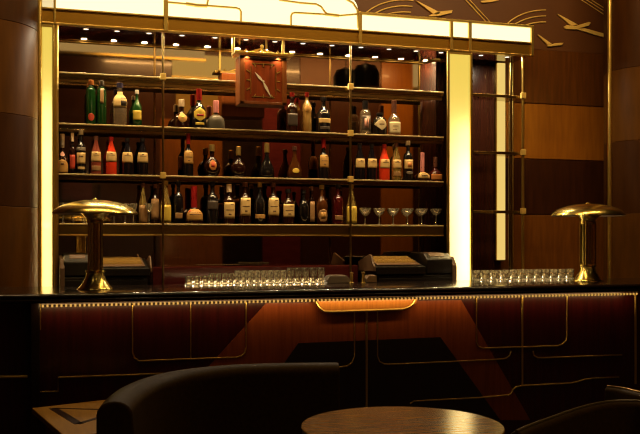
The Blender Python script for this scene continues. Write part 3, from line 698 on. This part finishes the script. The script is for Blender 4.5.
for i, x in enumerate((365, 379.2, 393.4, 407.6, 421.8, 436)):
    lab = ('coupe glass beside the tall yellow labelled bottle, ' if i == 0 else 'coupe glass on the lowest shelf, ') + ordn[i] + ' from the left'
    Yg = 6.98
    p = (X(x, Yg), Yg, ZS4); h = P(x, 208, Yg)[2]-ZS4
    if base is None: base = coupe(p, lab, 'coupe glasses on the lowest shelf', .0505, h)
    else:
        o = copy_tree(base); o.location = p; o['label'] = lab
base = None
for i, x in enumerate((63, 73.5, 84, 114, 125, 133.5)):
    lab = 'stemmed wine glass on the lowest shelf, ' + (ordn[i] + ' from the left pilaster' if i < 3 else ['just right of the lamp pole', 'near the right rim of the lamp shade', 'at the right rim of the lamp shade'][i-3])
    Yg = 6.985; p = (X(x, Yg), Yg, ZS4); h = P(x, 206, Yg)[2]-ZS4
    if base is None: base = coupe(p, lab, 'wine glasses behind the left lamp', .031, .155, 'wine_glass', .48)
    else:
        o = copy_tree(base); o.location = p; o['label'] = lab
o = copy_tree(base); o.location = (X(149, 6.95), 6.95, ZS4); o['label'] = 'stemmed wine glass on the lowest shelf between the two tan labelled bottles'

# ------------------------------------------------------------------ the bar
bar = empty('bar_counter', (0, Y_BAR0, 0), 'long bar with black lacquered top and inlaid mahogany front', 'bar')
XB0, XBE = -1.6, 5.6
z0 = 1.078
prof = [(Y_BAR1, z0+.01), (Y_BAR1, ZC)] + [(Y_BAR0+.022-.022*math.sin(a), ZC-.016+.016*math.cos(a)) for a in [PI/2*i/6 for i in range(7)]] \
     + [(Y_BAR0+.004, ZC-.020), (Y_BAR0+.004, ZC-.024)] + [(Y_BAR0+.016-.016*math.cos(a), ZC-.040-.016*math.sin(a)) for a in [-PI/2+PI*i/8 for i in range(9)]] + [(Y_BAR0+.03, z0)]
loc(MB().prism_x(prof, XB0, XBE), 'countertop', 'lacquer_black', bar, smooth=True, angle=40)
xs0 = X(40, Y_PAN)
loc(MB().box(xs0, XBE, Y_PAN, Y_PAN+.05, .02, z0), 'front_panel', 'bar_maroon', bar)
loc(MB().box(XB0, xs0-.02, Y_PAN+.10, Y_PAN+.15, .02, z0), 'side_panel', 'bar_maroon', bar)
loc(MB().box(xs0-.055, xs0, Y_PAN-.03, Y_PAN+.15, .02, z0), 'corner_pier', 'bar_black', bar, bevel=.006)
loc(MB().box(XB0, XBE, Y_PAN+.15, Y_BAR1-.05, .02, z0), 'carcass', 'wall_wood_dark', bar)
# marquetry
def marq(pts, mat, yo, name):
    q = [P(a, b, Y_PAN) for a, b in pts]
    loc(MB().prism([(p[0], p[2]) for p in q], Y_PAN-yo, Y_PAN-.0002), name, mat, bar)
marq([(266, 303), (461, 300), (530, 420), (160, 420)], 'bar_orange', .004, 'marquetry_field')
marq([(298, 343), (440, 337), (500, 420), (244, 420)], 'bar_black', .007, 'marquetry_chevron')
# plaque under the rope light
pl = [(314.5, 299.4), (416, 297.2), (413.5, 303), (408.5, 307), (402, 308.6), (330, 311.3), (323, 310.8), (318.5, 307)]
q = [P(a, b, Y_PAN) for a, b in pl]
loc(MB().prism([(p[0], p[2]) for p in q], Y_PAN-.045, Y_PAN-.001), 'plaque', 'plaque_amber', bar, bevel=.004)
tt = [(314.5, 300.5), (318.5, 307.3), (323, 311), (330, 311.8), (402, 309.2), (408.5, 307.4), (413.5, 303.2), (415.5, 298.5)]
q = [P(a, b, Y_PAN-.045) for a, b in tt]
loc(MB().tube([tuple(p) for p in q], .010, 8), 'plaque_rim', 'brass', bar, smooth=True)
# brass tracery on the front
def bl(pts, w=.0052): trace(pts, bar, Y_PAN-.006, w, 'brass_line', 'brass')
bl([(39.5, 304), (39.5, 330)], .009)
bl([(58, 392), (58, 377.5), (139, 374.5), (188, 372.5)]); bl([(40, 391.9), (58, 391.5)])
bl([(132.5, 303), (132.5, 352), (134.5, 358), (139, 361), (190, 359), (236, 357.4), (241.5, 356), (245, 352.5), (246.2, 347), (246.2, 301)])
bl([(190.7, 302), (190.7, 359)], .005)
bl([(366.5, 299), (366.5, 420)], .009)
bl([(354.5, 311), (354.5, 356), (352, 362.5), (347, 366), (338, 367), (240, 371)])
bl([(377.5, 310.5), (377.5, 356), (379.5, 361.5), (384.5, 364), (392, 364.2), (480, 360.3), (500, 359.3), (506, 358.3), (509.5, 355.5), (511.2, 351)])
bl([(476.5, 297), (476.5, 342), (478.5, 346.4), (483, 348.2), (558, 345.8), (562.5, 344), (566, 340.5), (567, 335), (567, 295)])
bl([(522.3, 296.5), (522.3, 385)], .008)
bl([(533, 351), (534, 355.5), (537.5, 357.6), (544, 357.8), (622, 354.8)])
bl([(410, 403.5), (414, 401), (480, 397.6), (508, 395), (511, 393.5), (513, 389.5), (516, 387), (522, 385.6), (570, 383.2), (578, 381.6), (584, 379.6), (592, 378.4), (619, 377)])
bl([(635.5, 293), (635.5, 384)], .009)
q = [P(x, 376.7-(x-0)*.01, Y_PAN+.085) for x in (-20, 27.5)]
loc(MB().tube([tuple(p) for p in q], .010, 8), 'brass_line', 'brass', bar, smooth=True)
# beaded rope light
yr = Y_BAR0+.095; zr_ = z0-.020
xa, xe = X(40.5, yr), X(638, yr)
mb = MB(); n = int((xe-xa)/.0265)
for i in range(n):
    c = xa+(i+.5)*(xe-xa)/n
    bmesh.ops.create_uvsphere(mb.bm, u_segments=8, v_segments=6, radius=.0086, matrix=Matrix.Translation((c, yr, zr_)))
rope = loc(mb, 'rope_light', 'rope_glow', bar, smooth=True); 
loc(MB().tube([(xa, yr, zr_), (xe, yr, zr_)], .0055, 8), 'rope_cord', 'brass', bar, smooth=True)
lamp('rope_lamp', 'AREA', ((xa+xe)/2, yr+.008, zr_-.010), 1.9, (1, .60, .22), (math.radians(72), 0, 0), shape='RECTANGLE', size=xe-xa, size_y=.012)

# ------------------------------------------------------------------ brass mushroom lamps
def table_lamp(x, Y, label, src=None):
    loc_ = (X(x, Y), Y, ZC)
    if src:
        o = copy_tree(src); o.location = loc_; o.scale = (1.04, 1.04, 1.04); o['label'] = label; return o
    t = empty('table_lamp', loc_, label, 'lamp', 'brass mushroom lamps on the bar')
    k = PX(x, Y); H = 90*k; rs = 41.8*k; hz = lambda y: (288-y)*k
    out = [(rs*math.sin(a)/math.sin(math.radians(80)), hz(212)+(hz(198.6)-hz(212))*(math.cos(a)-math.cos(math.radians(80)))/(1-math.cos(math.radians(80)))) for a in [math.radians(80)*i/14 for i in range(14, -1, -1)]]
    inn = [(r*.985, z-.006) for r, z in out[::-1]]
    MB().lathe([(rs*.99, hz(212)-.004)] + out[:-1] + [(.001, hz(198.6))], 64, cap=False).build('shade', 'lamp_brass', t, smooth=True, angle=60)
    o = MB().lathe([(.001, hz(198.6)-.012)] + [(r*.98, z-.006) for r, z in out[:-1]][::-1] + [(rs*.99, hz(212)-.004)], 64, cap=False).build('shade_lining', 'cap_cream', t, smooth=True, angle=60)
    MB().lathe([(.016, hz(199)), (.018, hz(198.2)), (.008, hz(197)), (.001, hz(196.4))], 16).build('finial', 'lamp_brass', t, smooth=True)
    # fluted stem with capital and base
    MB().lathe([(6.2*k, hz(270)), (6.2*k, hz(221))], 64, flute=.10, nf=8).build('stem', 'lamp_brass', t, smooth=True, angle=60)
    for kk in range(4):
        a = PI/4+kk*PI/2
        MB().tube([(8.4*k*math.cos(a)*.95, 8.4*k*math.sin(a)*.95, hz(271)), (8.4*k*math.cos(a)*.95, 8.4*k*math.sin(a)*.95, hz(219))], 1.5*k, 10).build('side_rod', 'lamp_brass', t, smooth=True)
    MB().lathe([(8.2*k, hz(222)), (8.8*k, hz(220.5)), (8.2*k, hz(219)), (9.5*k, hz(216.5)), (13.5*k, hz(213)), (17*k, hz(210.6)), (4*k, hz(209))], 32).build('capital', 'lamp_brass', t, smooth=True, angle=50)
    MB().lathe([(17.5*k, 0), (17.5*k, .004), (16*k, hz(286)), (12.2*k, hz(281)), (9.6*k, hz(276)), (8.6*k, hz(272)), (9.6*k, hz(271)), (9.4*k, hz(269)), (7*k, hz(268.4))], 40).build('base', 'lamp_brass', t, smooth=True, angle=50)
    return t
L1 = table_lamp(95.3, 5.92, 'brass mushroom table lamp at the left end of the bar')
table_lamp(588, 6.02, 'brass mushroom table lamp at the right end of the bar', L1)

# ------------------------------------------------------------------ tumblers on the counter
def tumbler(loc_, label, group, r, h, name='tumbler', flute=.03, nf=10, gm='pressed_glass'):
    t = empty(name, loc_, label, 'glass', group)
    o = [(r*.80, 0), (r*.86, .004), (r*.9, h*.45), (r, h), (r*.93, h), (r*.83, h*.45), (r*.74, .010), (.0006, .010)]
    MB().lathe(o, 40, flute=flute, nf=nf, cap=False).build('cup', gm, t, smooth=True, angle=40)
    MB().lathe([(r*.78, .0006), (r*.78, .007)], 20).build('heavy_base', 'coupe_glass', t, smooth=True)
    return t
def row(x0, x1, n, yt, Y, fl, nf, names, group, where, rk=.47, gm='pressed_glass'):
    base = None
    for i in range(n):
        x = x0+(x1-x0)*i/(n-1); p = (X(x, Y), Y, ZC); h = (284.4-yt-.0056*(x-260))*PX(x, Y)
        lab = '%s, %s from left %s' % (names, ordn[i], where)
        if base is None:
            r = rk*(X(x1, Y)-X(x0, Y))/(n-1)
            base = tumbler(p, lab, group, r, h, flute=fl, nf=nf, gm=gm)
        else:
            o = copy_tree(base); o.location = p; o['label'] = lab
row(189, 205.5, 3, 276, 6.30, .03, 12, 'low dull tumbler', 'low tumblers on the counter', 'in the short left row')
row(212, 231, 4, 273.5, 6.30, .03, 12, 'ribbed tumbler', 'ribbed tumblers on the counter', 'beside the sparkling cut glasses')
row(237.5, 283.5, 8, 271, 6.30, .07, 8, 'sparkling cut glass tumbler on the counter', 'cut glass tumblers on the counter', 'in the middle row', gm='cut_glass')
row(290.5, 321, 5, 268.5, 6.30, .04, 12, 'tall ribbed glass', 'tall ribbed glasses on the counter', 'in the counter row beside the napkin box')
row(476.5, 505, 4, 272.5, 6.26, .05, 8, 'tumbler right of the right pilaster', 'tumblers left of the bay corner post', 'in the group of four', gm='cut_glass')
row(514.5, 570, 8, 272, 6.26, .05, 8, 'tumbler beside the right lamp', 'tumblers beside the right lamp', 'in the group of eight', gm='cut_glass')

for a, b, en, lab in ((185, 325, .75, 'added slim fill strip behind the glasses left of the right cash register'), (474, 574, .6, 'added slim fill strip behind the tumblers beside the right lamp')):
    Xa, Xb = X(a, 6.36), X(b, 6.36)
    t = empty('counter_fill_strip', ((Xa+Xb)/2, 6.364, ZC), lab, 'fill lamp', 'added fill strips on the counter')  # added strip, makes the glasses glow from behind
    MB().box((Xa-Xb)/2, (Xb-Xa)/2, -.006, .006, 0, .012).build('housing', 'brass_dark', t, bevel=.002)
    lamp('counter_fill_lamp', 'AREA', ((Xa+Xb)/2, 6.355, ZC+.014), en, (1, .74, .40), (math.radians(-118), 0, 0), shape='RECTANGLE', size=Xb-Xa, size_y=.01)

# ------------------------------------------------------------------ things on the back counter: cash registers
def register(x0, x1, label, flip, dn=0):
    Y = 6.60; a, b = X(x0, Y), X(x1, Y); w = b-a
    t = empty('cash_register', ((a+b)/2, Y, 1.0), label, 'cash register')
    s = -1 if flip else 1                            # +1: printer at the right
    hw = w/2; px = PX((x0+x1)/2, Y)
    hz = lambda y: P((x0+x1)/2, y+dn, Y)[2]-1.0
    MB().box(-hw*.95, hw*.95, .02, .42, 0, hz(275)).build('drawer_base', 'register_plastic', t, bevel=.008)
    MB().box(-hw*.9, hw*.9, .012, .022, .03, hz(278)).build('cash_drawer', 'register_plastic', t, bevel=.004)
    # sloping keyboard deck
    k0, k1 = sorted((-s*hw*1.0, s*hw*.22))
    kd_ = MB().prism_x([(0.0, hz(274.5)), (0.0, hz(266.5)), (.05, hz(265.5)), (.33, hz(257.5)), (.36, hz(258)), (.36, hz(274.5))], k0, k1).build('keyboard_deck', 'register_plastic', t, bevel=.006)
    mb = MB(); zA, zB = hz(265.5)+.002, hz(257.5)+.002
    mb.prism_x([(.04, zA-.001), (.04, zA+.006), (.32, zB+.006), (.32, zB-.001)], k0+.03, k1-.03)
    mb.build('keyboard_plate', 'register_grey', kd_, bevel=.003)
    mb = MB()
    for i in range(11):
        for j in range(4):
            f = j/4; yy = .10+.20*f; zz = zA+(zB-zA)*(yy-.04)/.28+.006
            xx = k0+.06+(k1-k0-.12)*i/10.0
            mb.box(xx-.013, xx+.013, yy, yy+.036, zz, zz+.014)
    kb = mb.build('keys', 'key_yellow', kd_); kb['kind'] = 'stuff'
    # printer block
    p0, p1 = sorted((s*hw*.28, s*hw*.92))
    MB().prism_x([(.02, hz(274.5)), (.02, hz(260)), (.10, hz(253.5)), (.36, hz(252.5)), (.40, hz(256)), (.40, hz(274.5))], p0, p1).build('printer', 'register_plastic', t, bevel=.010)
    MB().prism_x([(.06, hz(256.8)+.004), (.10, hz(253.5)+.004), (.20, hz(253.2)+.004), (.20, hz(253.2)-.01), (.06, hz(256.8)-.01)], p0+.04, p1-.05).build('paper_slot', 'register_grey', t, bevel=.002)
    d0, d1 = sorted((-s*hw*1.0, -s*hw*1.05))
    MB().prism_x([(-.01, hz(271)), (-.012, hz(266)), (.03, hz(262)), (.06, hz(255.5)), (.10, hz(254)), (.16, hz(256)), (.36, hz(262)), (.36, hz(272))], d0, d1).build('end_cheek', 'register_grey', t, bevel=.006)
    e0, e1 = sorted((s*hw*.90, s*hw*1.0))
    MB().prism_x([(0, 0), (0, hz(266)), (.06, hz(257)), (.30, hz(255)), (.42, hz(262)), (.42, 0)], e0, e1).build('end_cheek', 'register_grey', t, bevel=.006)
    return t
register(60, 150, 'black cash register with yellow keys behind the left lamp', True, 2)
register(375.5, 457, 'black cash register with grey deck left of the right pilaster', False)
# small things on the counter
Y = 6.28
p = P(337, 284, Y); kx = PX(337, Y)
nb = empty('napkin_holder', (p[0], Y, ZC), 'low grey napkin box on the counter right of the tall ribbed glasses', 'napkin box')
MB().prism([(-11.5*kx, 0), (-12.5*kx, 3*kx), (-9.5*kx, 7.4*kx), (8*kx, 7.4*kx), (11.5*kx, 4*kx), (12.5*kx, 0)], -.05, .05).build('box', 'napkin_grey', nb, bevel=.004)
MB().box(-8*kx, 7*kx, -.04, .04, 7.4*kx, 8.0*kx).build('napkin_stack', 'napkin_tan', nb, bevel=.002)
p = P(370.5, 284, Y)
nb = empty('coaster_box', (p[0], Y, ZC), 'small tan box on the counter left of the right cash register', 'box')
MB().prism([(-5*kx, 0), (-6*kx, 4*kx), (-4*kx, 7*kx), (4.6*kx, 7*kx), (5*kx, 0)], -.04, .04).build('box', 'napkin_tan', nb, bevel=.004)
MB().box(-3.6*kx, 3.8*kx, -.03, .03, 7*kx, 7.5*kx).build('coaster_stack', 'paper_tan', nb)
for x, lab in ((351.5, 'slim brass tap post on the counter under the slim right shelf post'), (363.3, 'slim brass tap post on the counter beside the small tan box')):
    t = empty('tap_post', (X(x, 6.2), 6.2, ZC), lab, 'tap', 'brass tap posts on the counter')
    kx = PX(x, 6.2)
    MB().lathe([(2.6*kx, 0), (2.6*kx, .006), (1.5*kx, .010), (1.5*kx, 9*kx), (1.2*kx, 9.6*kx)], 16).build('post', 'brass', t, smooth=True)
    MB().lathe([(1.7*kx, 9.4*kx), (1.9*kx, 10*kx), (1.7*kx, 11*kx), (.4*kx, 11.4*kx)], 16).build('knob', 'cap_gold', t, smooth=True)

# ------------------------------------------------------------------ furniture in front
def D(x, y, z):                         # world XY of photo point at height z
    d = (CAMZ-z)*F/(y-HY); u = (x-320)/F
    return (d*(S+u*C_), d*(C_-u*S))
# round table
tz = .76
c0 = D(402, 425, tz)
far = D(402, 404.8, tz); rt = 0.5*202*PX(402, c0[1])*1.0
t = empty('round_table', (c0[0], c0[1], 0), 'round polished wooden table at the front centre', 'table')
MB().lathe([(rt-.004, tz-.010), (rt, tz-.006), (rt, tz-.003), (rt-.003, tz)], 96).build('tabletop', 'table_wood', t, smooth=True)
MB().lathe([(rt-.03, tz-.035), (rt-.004, tz-.028), (rt-.004, tz-.0105)], 96).build('edge_band', 'table_edge', t, smooth=True)
MB().lathe([(.05, .03), (.035, .08), (.032, tz-.06), (.10, tz-.035)], 32).build('pedestal', 'brass_dark', t, smooth=True)
MB().lathe([(.27, 0), (.27, .012), (.22, .022), (.05, .031)], 48).build('foot', 'brass_dark', t, smooth=True)
# square low table at the left
tz = .56
A, Bq, Cq = D(32, 408, tz), D(98, 400.5, tz), D(62, 434, tz)
vx = Vector((Bq[0]-A[0], Bq[1]-A[1])).normalized(); vy = Vector((Cq[0]-A[0], Cq[1]-A[1])); vy = vy.normalized()
A = Vector(A); w_, d_ = .56, .80
cor = [A, A+vx*w_, A+vx*w_+vy*d_, A+vy*d_]
ctr = sum(cor, Vector((0, 0)))/4
t = empty('low_table', (ctr[0], ctr[1], 0), 'low pale wooden table with dark angular inlay behind the curved sofa', 'table')
rel = lambda v: (v[0]-ctr[0], v[1]-ctr[1])
MB().prism_z([rel(c) for c in cor], tz-.03, tz).build('tabletop', 'table_wood_pale', t, bevel=.004)
def inl(p0, p1, w):
    a, b = Vector(rel(D(*p0, tz))), Vector(rel(D(*p1, tz))); n = Vector((-(b-a)[1], (b-a)[0])).normalized()*w
    MB().prism_z([a+n, a-n, b-n, b+n], tz-.002, tz+.0012).build('inlay_strip', 'inlay_dark', t)
inl((53, 408.2), (79, 424), .022); inl((78, 424), (104, 416), .014); inl((53, 408.2), (100, 409.5), .010)
for i, c in enumerate(cor):
    q = Vector(rel(c))*.86
    MB().box(q[0]-.02, q[0]+.02, q[1]-.02, q[1]+.02, 0, tz-.03).build('leg', 'table_edge', t, bevel=.003)

def tub(name, label, cat, crest, z, th, roll, seat_depth, rim_mat=None, bottom=.10, seat_z=.42, pad=1):
    pts = catmull([D(x, y, z) for x, y in crest], 10)
    o0 = pts[len(pts)//2]
    rel = [(p[0]-o0[0], p[1]-o0[1]) for p in pts]
    t = empty(name, (o0[0], o0[1], 0), label, cat)
    # rounded back section; offset to the right of travel = inner side
    prof = [(0, bottom), (-.0, z-roll*1.1)] + [(th/2-(th/2)*math.cos(a), z-roll+roll*math.sin(a)) for a in [PI*i/10 for i in range(11)]] + [(th, z-roll*1.1), (th*1.25, seat_z), (th*1.25, bottom)]
    MB().sweep(rel, prof).build('backrest', 'leather_olive', t, smooth=True, bevel=.018, seg=4, angle=60)
    if rim_mat:
        q = []
        n = len(rel)
        for i, p in enumerate(rel):
            a = rel[max(i-1, 0)]; b = rel[min(i+1, n-1)]; l = math.hypot(b[0]-a[0], b[1]-a[1])
            q.append((p[0]+(b[1]-a[1])/l*th*.5, p[1]-(b[0]-a[0])/l*th*.5, z+.002))
        MB().tube(q, .006, 8).build('piping', rim_mat, t, smooth=True)
    if seat_depth:
        MB().sweep(rel, [(th*1.26, seat_z-.16), (th*1.26, seat_z), (seat_depth*.9, seat_z+.01), (seat_depth, seat_z-.02), (seat_depth, seat_z-.16)]).build('seat_cushion', 'leather_black', t, smooth=True, bevel=.015, angle=50)
        MB().sweep(rel, [(th*1.26, bottom), (th*1.26, seat_z-.162), (seat_depth*.95, seat_z-.162), (seat_depth*.95, bottom)]).build('seat_base', 'leather_black', t)
    for f in (.04, .5, .96):
        i = int(f*(len(rel)-1)); a = rel[max(i-1, 0)]; b = rel[min(i+1, len(rel)-1)]; l = math.hypot(b[0]-a[0], b[1]-a[1])
        cxx, cyy = rel[i][0]+(b[1]-a[1])/l*th*.6, rel[i][1]-(b[0]-a[0])/l*th*.6
        MB().lathe([(.02, 0), (.026, bottom+.004)], 12, cxx, cyy).build('leg', 'table_edge', t, smooth=True)
    return t
tub('curved_sofa', 'curved dark leather sofa back at the front left', 'sofa',
    [(96, 402), (103, 394), (115, 385.5), (137, 376.5), (170, 369), (220, 363.5), (280, 361.2), (338, 360.7)], .86, .13, .05, .48)
tub('tub_chair', 'dark leather tub chair with a pale piped rim at the front right', 'armchair',
    [(509, 431), (524, 424.5), (545, 417), (568, 409), (590, 403.3), (612, 400.4), (640, 400.6), (672, 405)], .78, .055, .02, 0, 'piping_olive')
tub('tub_chair', 'tub chair with a golden rim peeking in at the right picture edge', 'armchair',
    [(609.5, 386), (625, 388), (640, 391.2), (660, 396), (690, 404)], .72, .05, .02, 0, 'brass_dark')

# ------------------------------------------------------------------ the room behind the viewer, seen only in the mirror
YV = 2*Y_MIR-Y_OPP
def V(x, y): p = P(x, y, YV); return p[0], p[2]
def opp(x0, x1, y0, y1, mat, d=.03, name='trim_6'):
    a, b = V(x0, 240)[0], V(x1, 240)[0]; xm = (x0+x1)/2
    structure(MB().box(a, b, Y_OPP, Y_OPP+d, max(0.02, V(xm, y1)[1]), min(ZCEIL-.02, V(xm, y0)[1])).build(name, mat))
opp(160, 222, 120, 300, 'wall_wood_mid', .03, 'trim_6')
opp(381, 412, 55, 300, 'wall_wood_light', .04, 'trim_7')
opp(430, 448, 60, 300, 'mahogany_dark', .05, 'trim_8')
opp(262, 300, 95, 300, 'maroon_lacquer', .03, 'trim_9')
opp(62, 92, 180, 200, 'maroon_lacquer', .03, 'trim_10')
opp(222, 262, 66, 300, 'lacquer_black', .04, 'trim_11')
opp(300, 380, 60, 95, 'frieze_maroon', .03, 'trim_12')
opp(100, 160, 95, 300, 'wall_wood_dark', .03, 'trim_13')

sc.world = bpy.data.worlds.new('world'); sc.world.use_nodes = True
sc.world.node_tree.nodes['Background'].inputs[0].default_value = (.9, .55, .28, 1)
sc.world.node_tree.nodes['Background'].inputs[1].default_value = .0
# glowing wall panels across the room, pendants, and added ceiling fill lamps
t = empty('cove_glow_band', (V(115, 50)[0], Y_OPP, V(115, 55)[1]), 'long high wall band across the room, its lit cream tone made as glow', 'wall light')  # emission stands in for the lamplit cream wall
MB().box(-1.6, 1.6, .0, .10, 0, .22).build('diffuser', 'cove_glow', t)
MB().box(-1.62, 1.62, .0, .12, -.04, 0).build('ledge', 'brass', t)
def lit(name, x0, x1, y0, y1, mat, label, d=.05):
    a, b = V(x0, 240)[0], V(x1, 240)[0]; xm = (x0+x1)/2; z1, z0 = V(xm, y0)[1], V(xm, y1)[1]
    t = empty(name, ((a+b)/2, Y_OPP+.002, z0), label, 'wall light'); w = (b-a)/2
    MB().box(-w, w, 0, d, 0, z1-z0).build('diffuser', mat, t)
    MB().box(-w-.02, w+.02, 0, d+.02, -.03, 0).build('ledge', 'brass', t)
lit('wall_sconce', 412.5, 428, 60, 88, 'cove_glow', 'lit panel on the wall across the room beside a wooden panel', .06)
lit('cornice_glow_band', 172, 242, 56, 78, 'cornice_glow', 'broad wall panel across the room, its lit cream tone made as glow')  # glow paints the lit cream part of the wall
lit('amber_panel', 176, 236, 89, 116, 'amber_glow', 'amber wood panel across the room, its lit tone made as glow')  # lit wood; the light on it is put in as emission
def flip(o):                              # stands on the wall across the room, facing back
    o.location.y = Y_OPP+.001; o.scale.y = -1
for nm, lb, pl in (('bird_relief', 'gilded bird relief on the wall across the room, larger', [[(317,64),(321,66),(327,70),(336,66),(338,68),(329,73),(333,78),(327,76),(316,74),(324,71)]]),
                   ('bird_relief', 'gilded bird relief on the wall across the room, smaller', [[(309,79),(315,83),(320,79),(321,81),(316,86),(309,82)]])):
    flip(relief(nm, lb, pl, Y=YV))
for x, y, yv in ((346, 75, 13.2), (366, 71, 12.7)):
    p_ = P(x, y, yv); yy = 2*Y_MIR-yv
    t = empty('pendant_lamp', (p_[0], yy, p_[2]-.25), 'black dome pendant hanging behind the viewer, ' + ('lower' if x < 350 else 'higher') + ' of two', 'ceiling light', 'black pendants')
    MB().lathe([(.20, 0), (.20, .22), (.15, .32), (.03, .36)], 32).build('shade', 'cap_black', t, smooth=True)
    MB().lathe([(.008, .36), (.008, ZCEIL-t.location[2])], 8).build('cord', 'cap_black', t)
t = empty('track_fill_light', (2.2, 5.3, 4.7), 'long added fill light track over the bar, out of view', 'ceiling light')  # added lamps above the frame, brighten the bottles and back wall
MB().box(-2.9, 2.9, -.05, .05, 0, .06).build('rail', 'brass_dark', t, bevel=.004)
MB().box(-2.8, 2.8, -.03, .03, -.006, 0).build('diffuser', 'panel_glow', t)
for xx in (-2.4, 0, 2.4): MB().lathe([(.012, .06), (.012, ZCEIL-4.7)], 10, xx).build('hanger', 'brass_dark', t, smooth=True)
lamp('track_fill_lamp', 'AREA', (2.2, 5.3, 4.688), 150, (1, .64, .25), (math.radians(38), 0, 0), shape='RECTANGLE', size=5.6, size_y=.06)
t = empty('wall_fill_light', (4.0, -1.0, 4.9), 'added unseen trough brightening the wall across the room', 'ceiling light')  # added to brighten the far wall for its reflection
MB().box(-3, 3, -.05, .05, 0, .06).build('rail', 'brass_dark', t, bevel=.004)
MB().box(-2.9, 2.9, -.03, .03, -.006, 0).build('diffuser', 'panel_glow', t)
for xx in (-2.4, 0, 2.4): MB().lathe([(.012, .06), (.012, ZCEIL-4.9)], 10, xx).build('hanger', 'brass_dark', t, smooth=True)
lamp('wall_fill_lamp', 'AREA', (4.0, -1.0, 4.888), 210, (1, .64, .26), (math.radians(-35), 0, 0), shape='RECTANGLE', size=5.8, size_y=.06)
for x, y in ((1.0, 2.0), (4.2, 2.2), (-1.5, 3.0)):
    t = empty('ceiling_fill', (x, y, ZCEIL), 'added round fill lamp on the ceiling over the seating', 'ceiling light', 'added ceiling fill lamps')  # added lamps giving the room a dim general light
    MB().lathe([(.22, -.06), (.22, 0)], 32).build('housing', 'brass', t, smooth=True)
    MB().lathe([(.20, -.068), (.20, -.061)], 32).build('diffuser', 'panel_glow', t, smooth=True)
    lamp('ceiling_fill_lamp', 'SPOT', (x, y, ZCEIL-.09), 13, (1, .66, .30), (0, 0, 0), spot_size=math.radians(120), spot_blend=.8, shadow_soft_size=.2)

sc.cycles.filter_width = 1.15; sc.cycles.denoising_prefilter = 'ACCURATE'
sc.cycles.max_bounces = 8; sc.cycles.transparent_max_bounces = 24; sc.cycles.glossy_bounces = 4; sc.cycles.diffuse_bounces = 3
sc.cycles.sample_clamp_indirect = 4.0; sc.cycles.caustics_reflective = False; sc.cycles.caustics_refractive = False
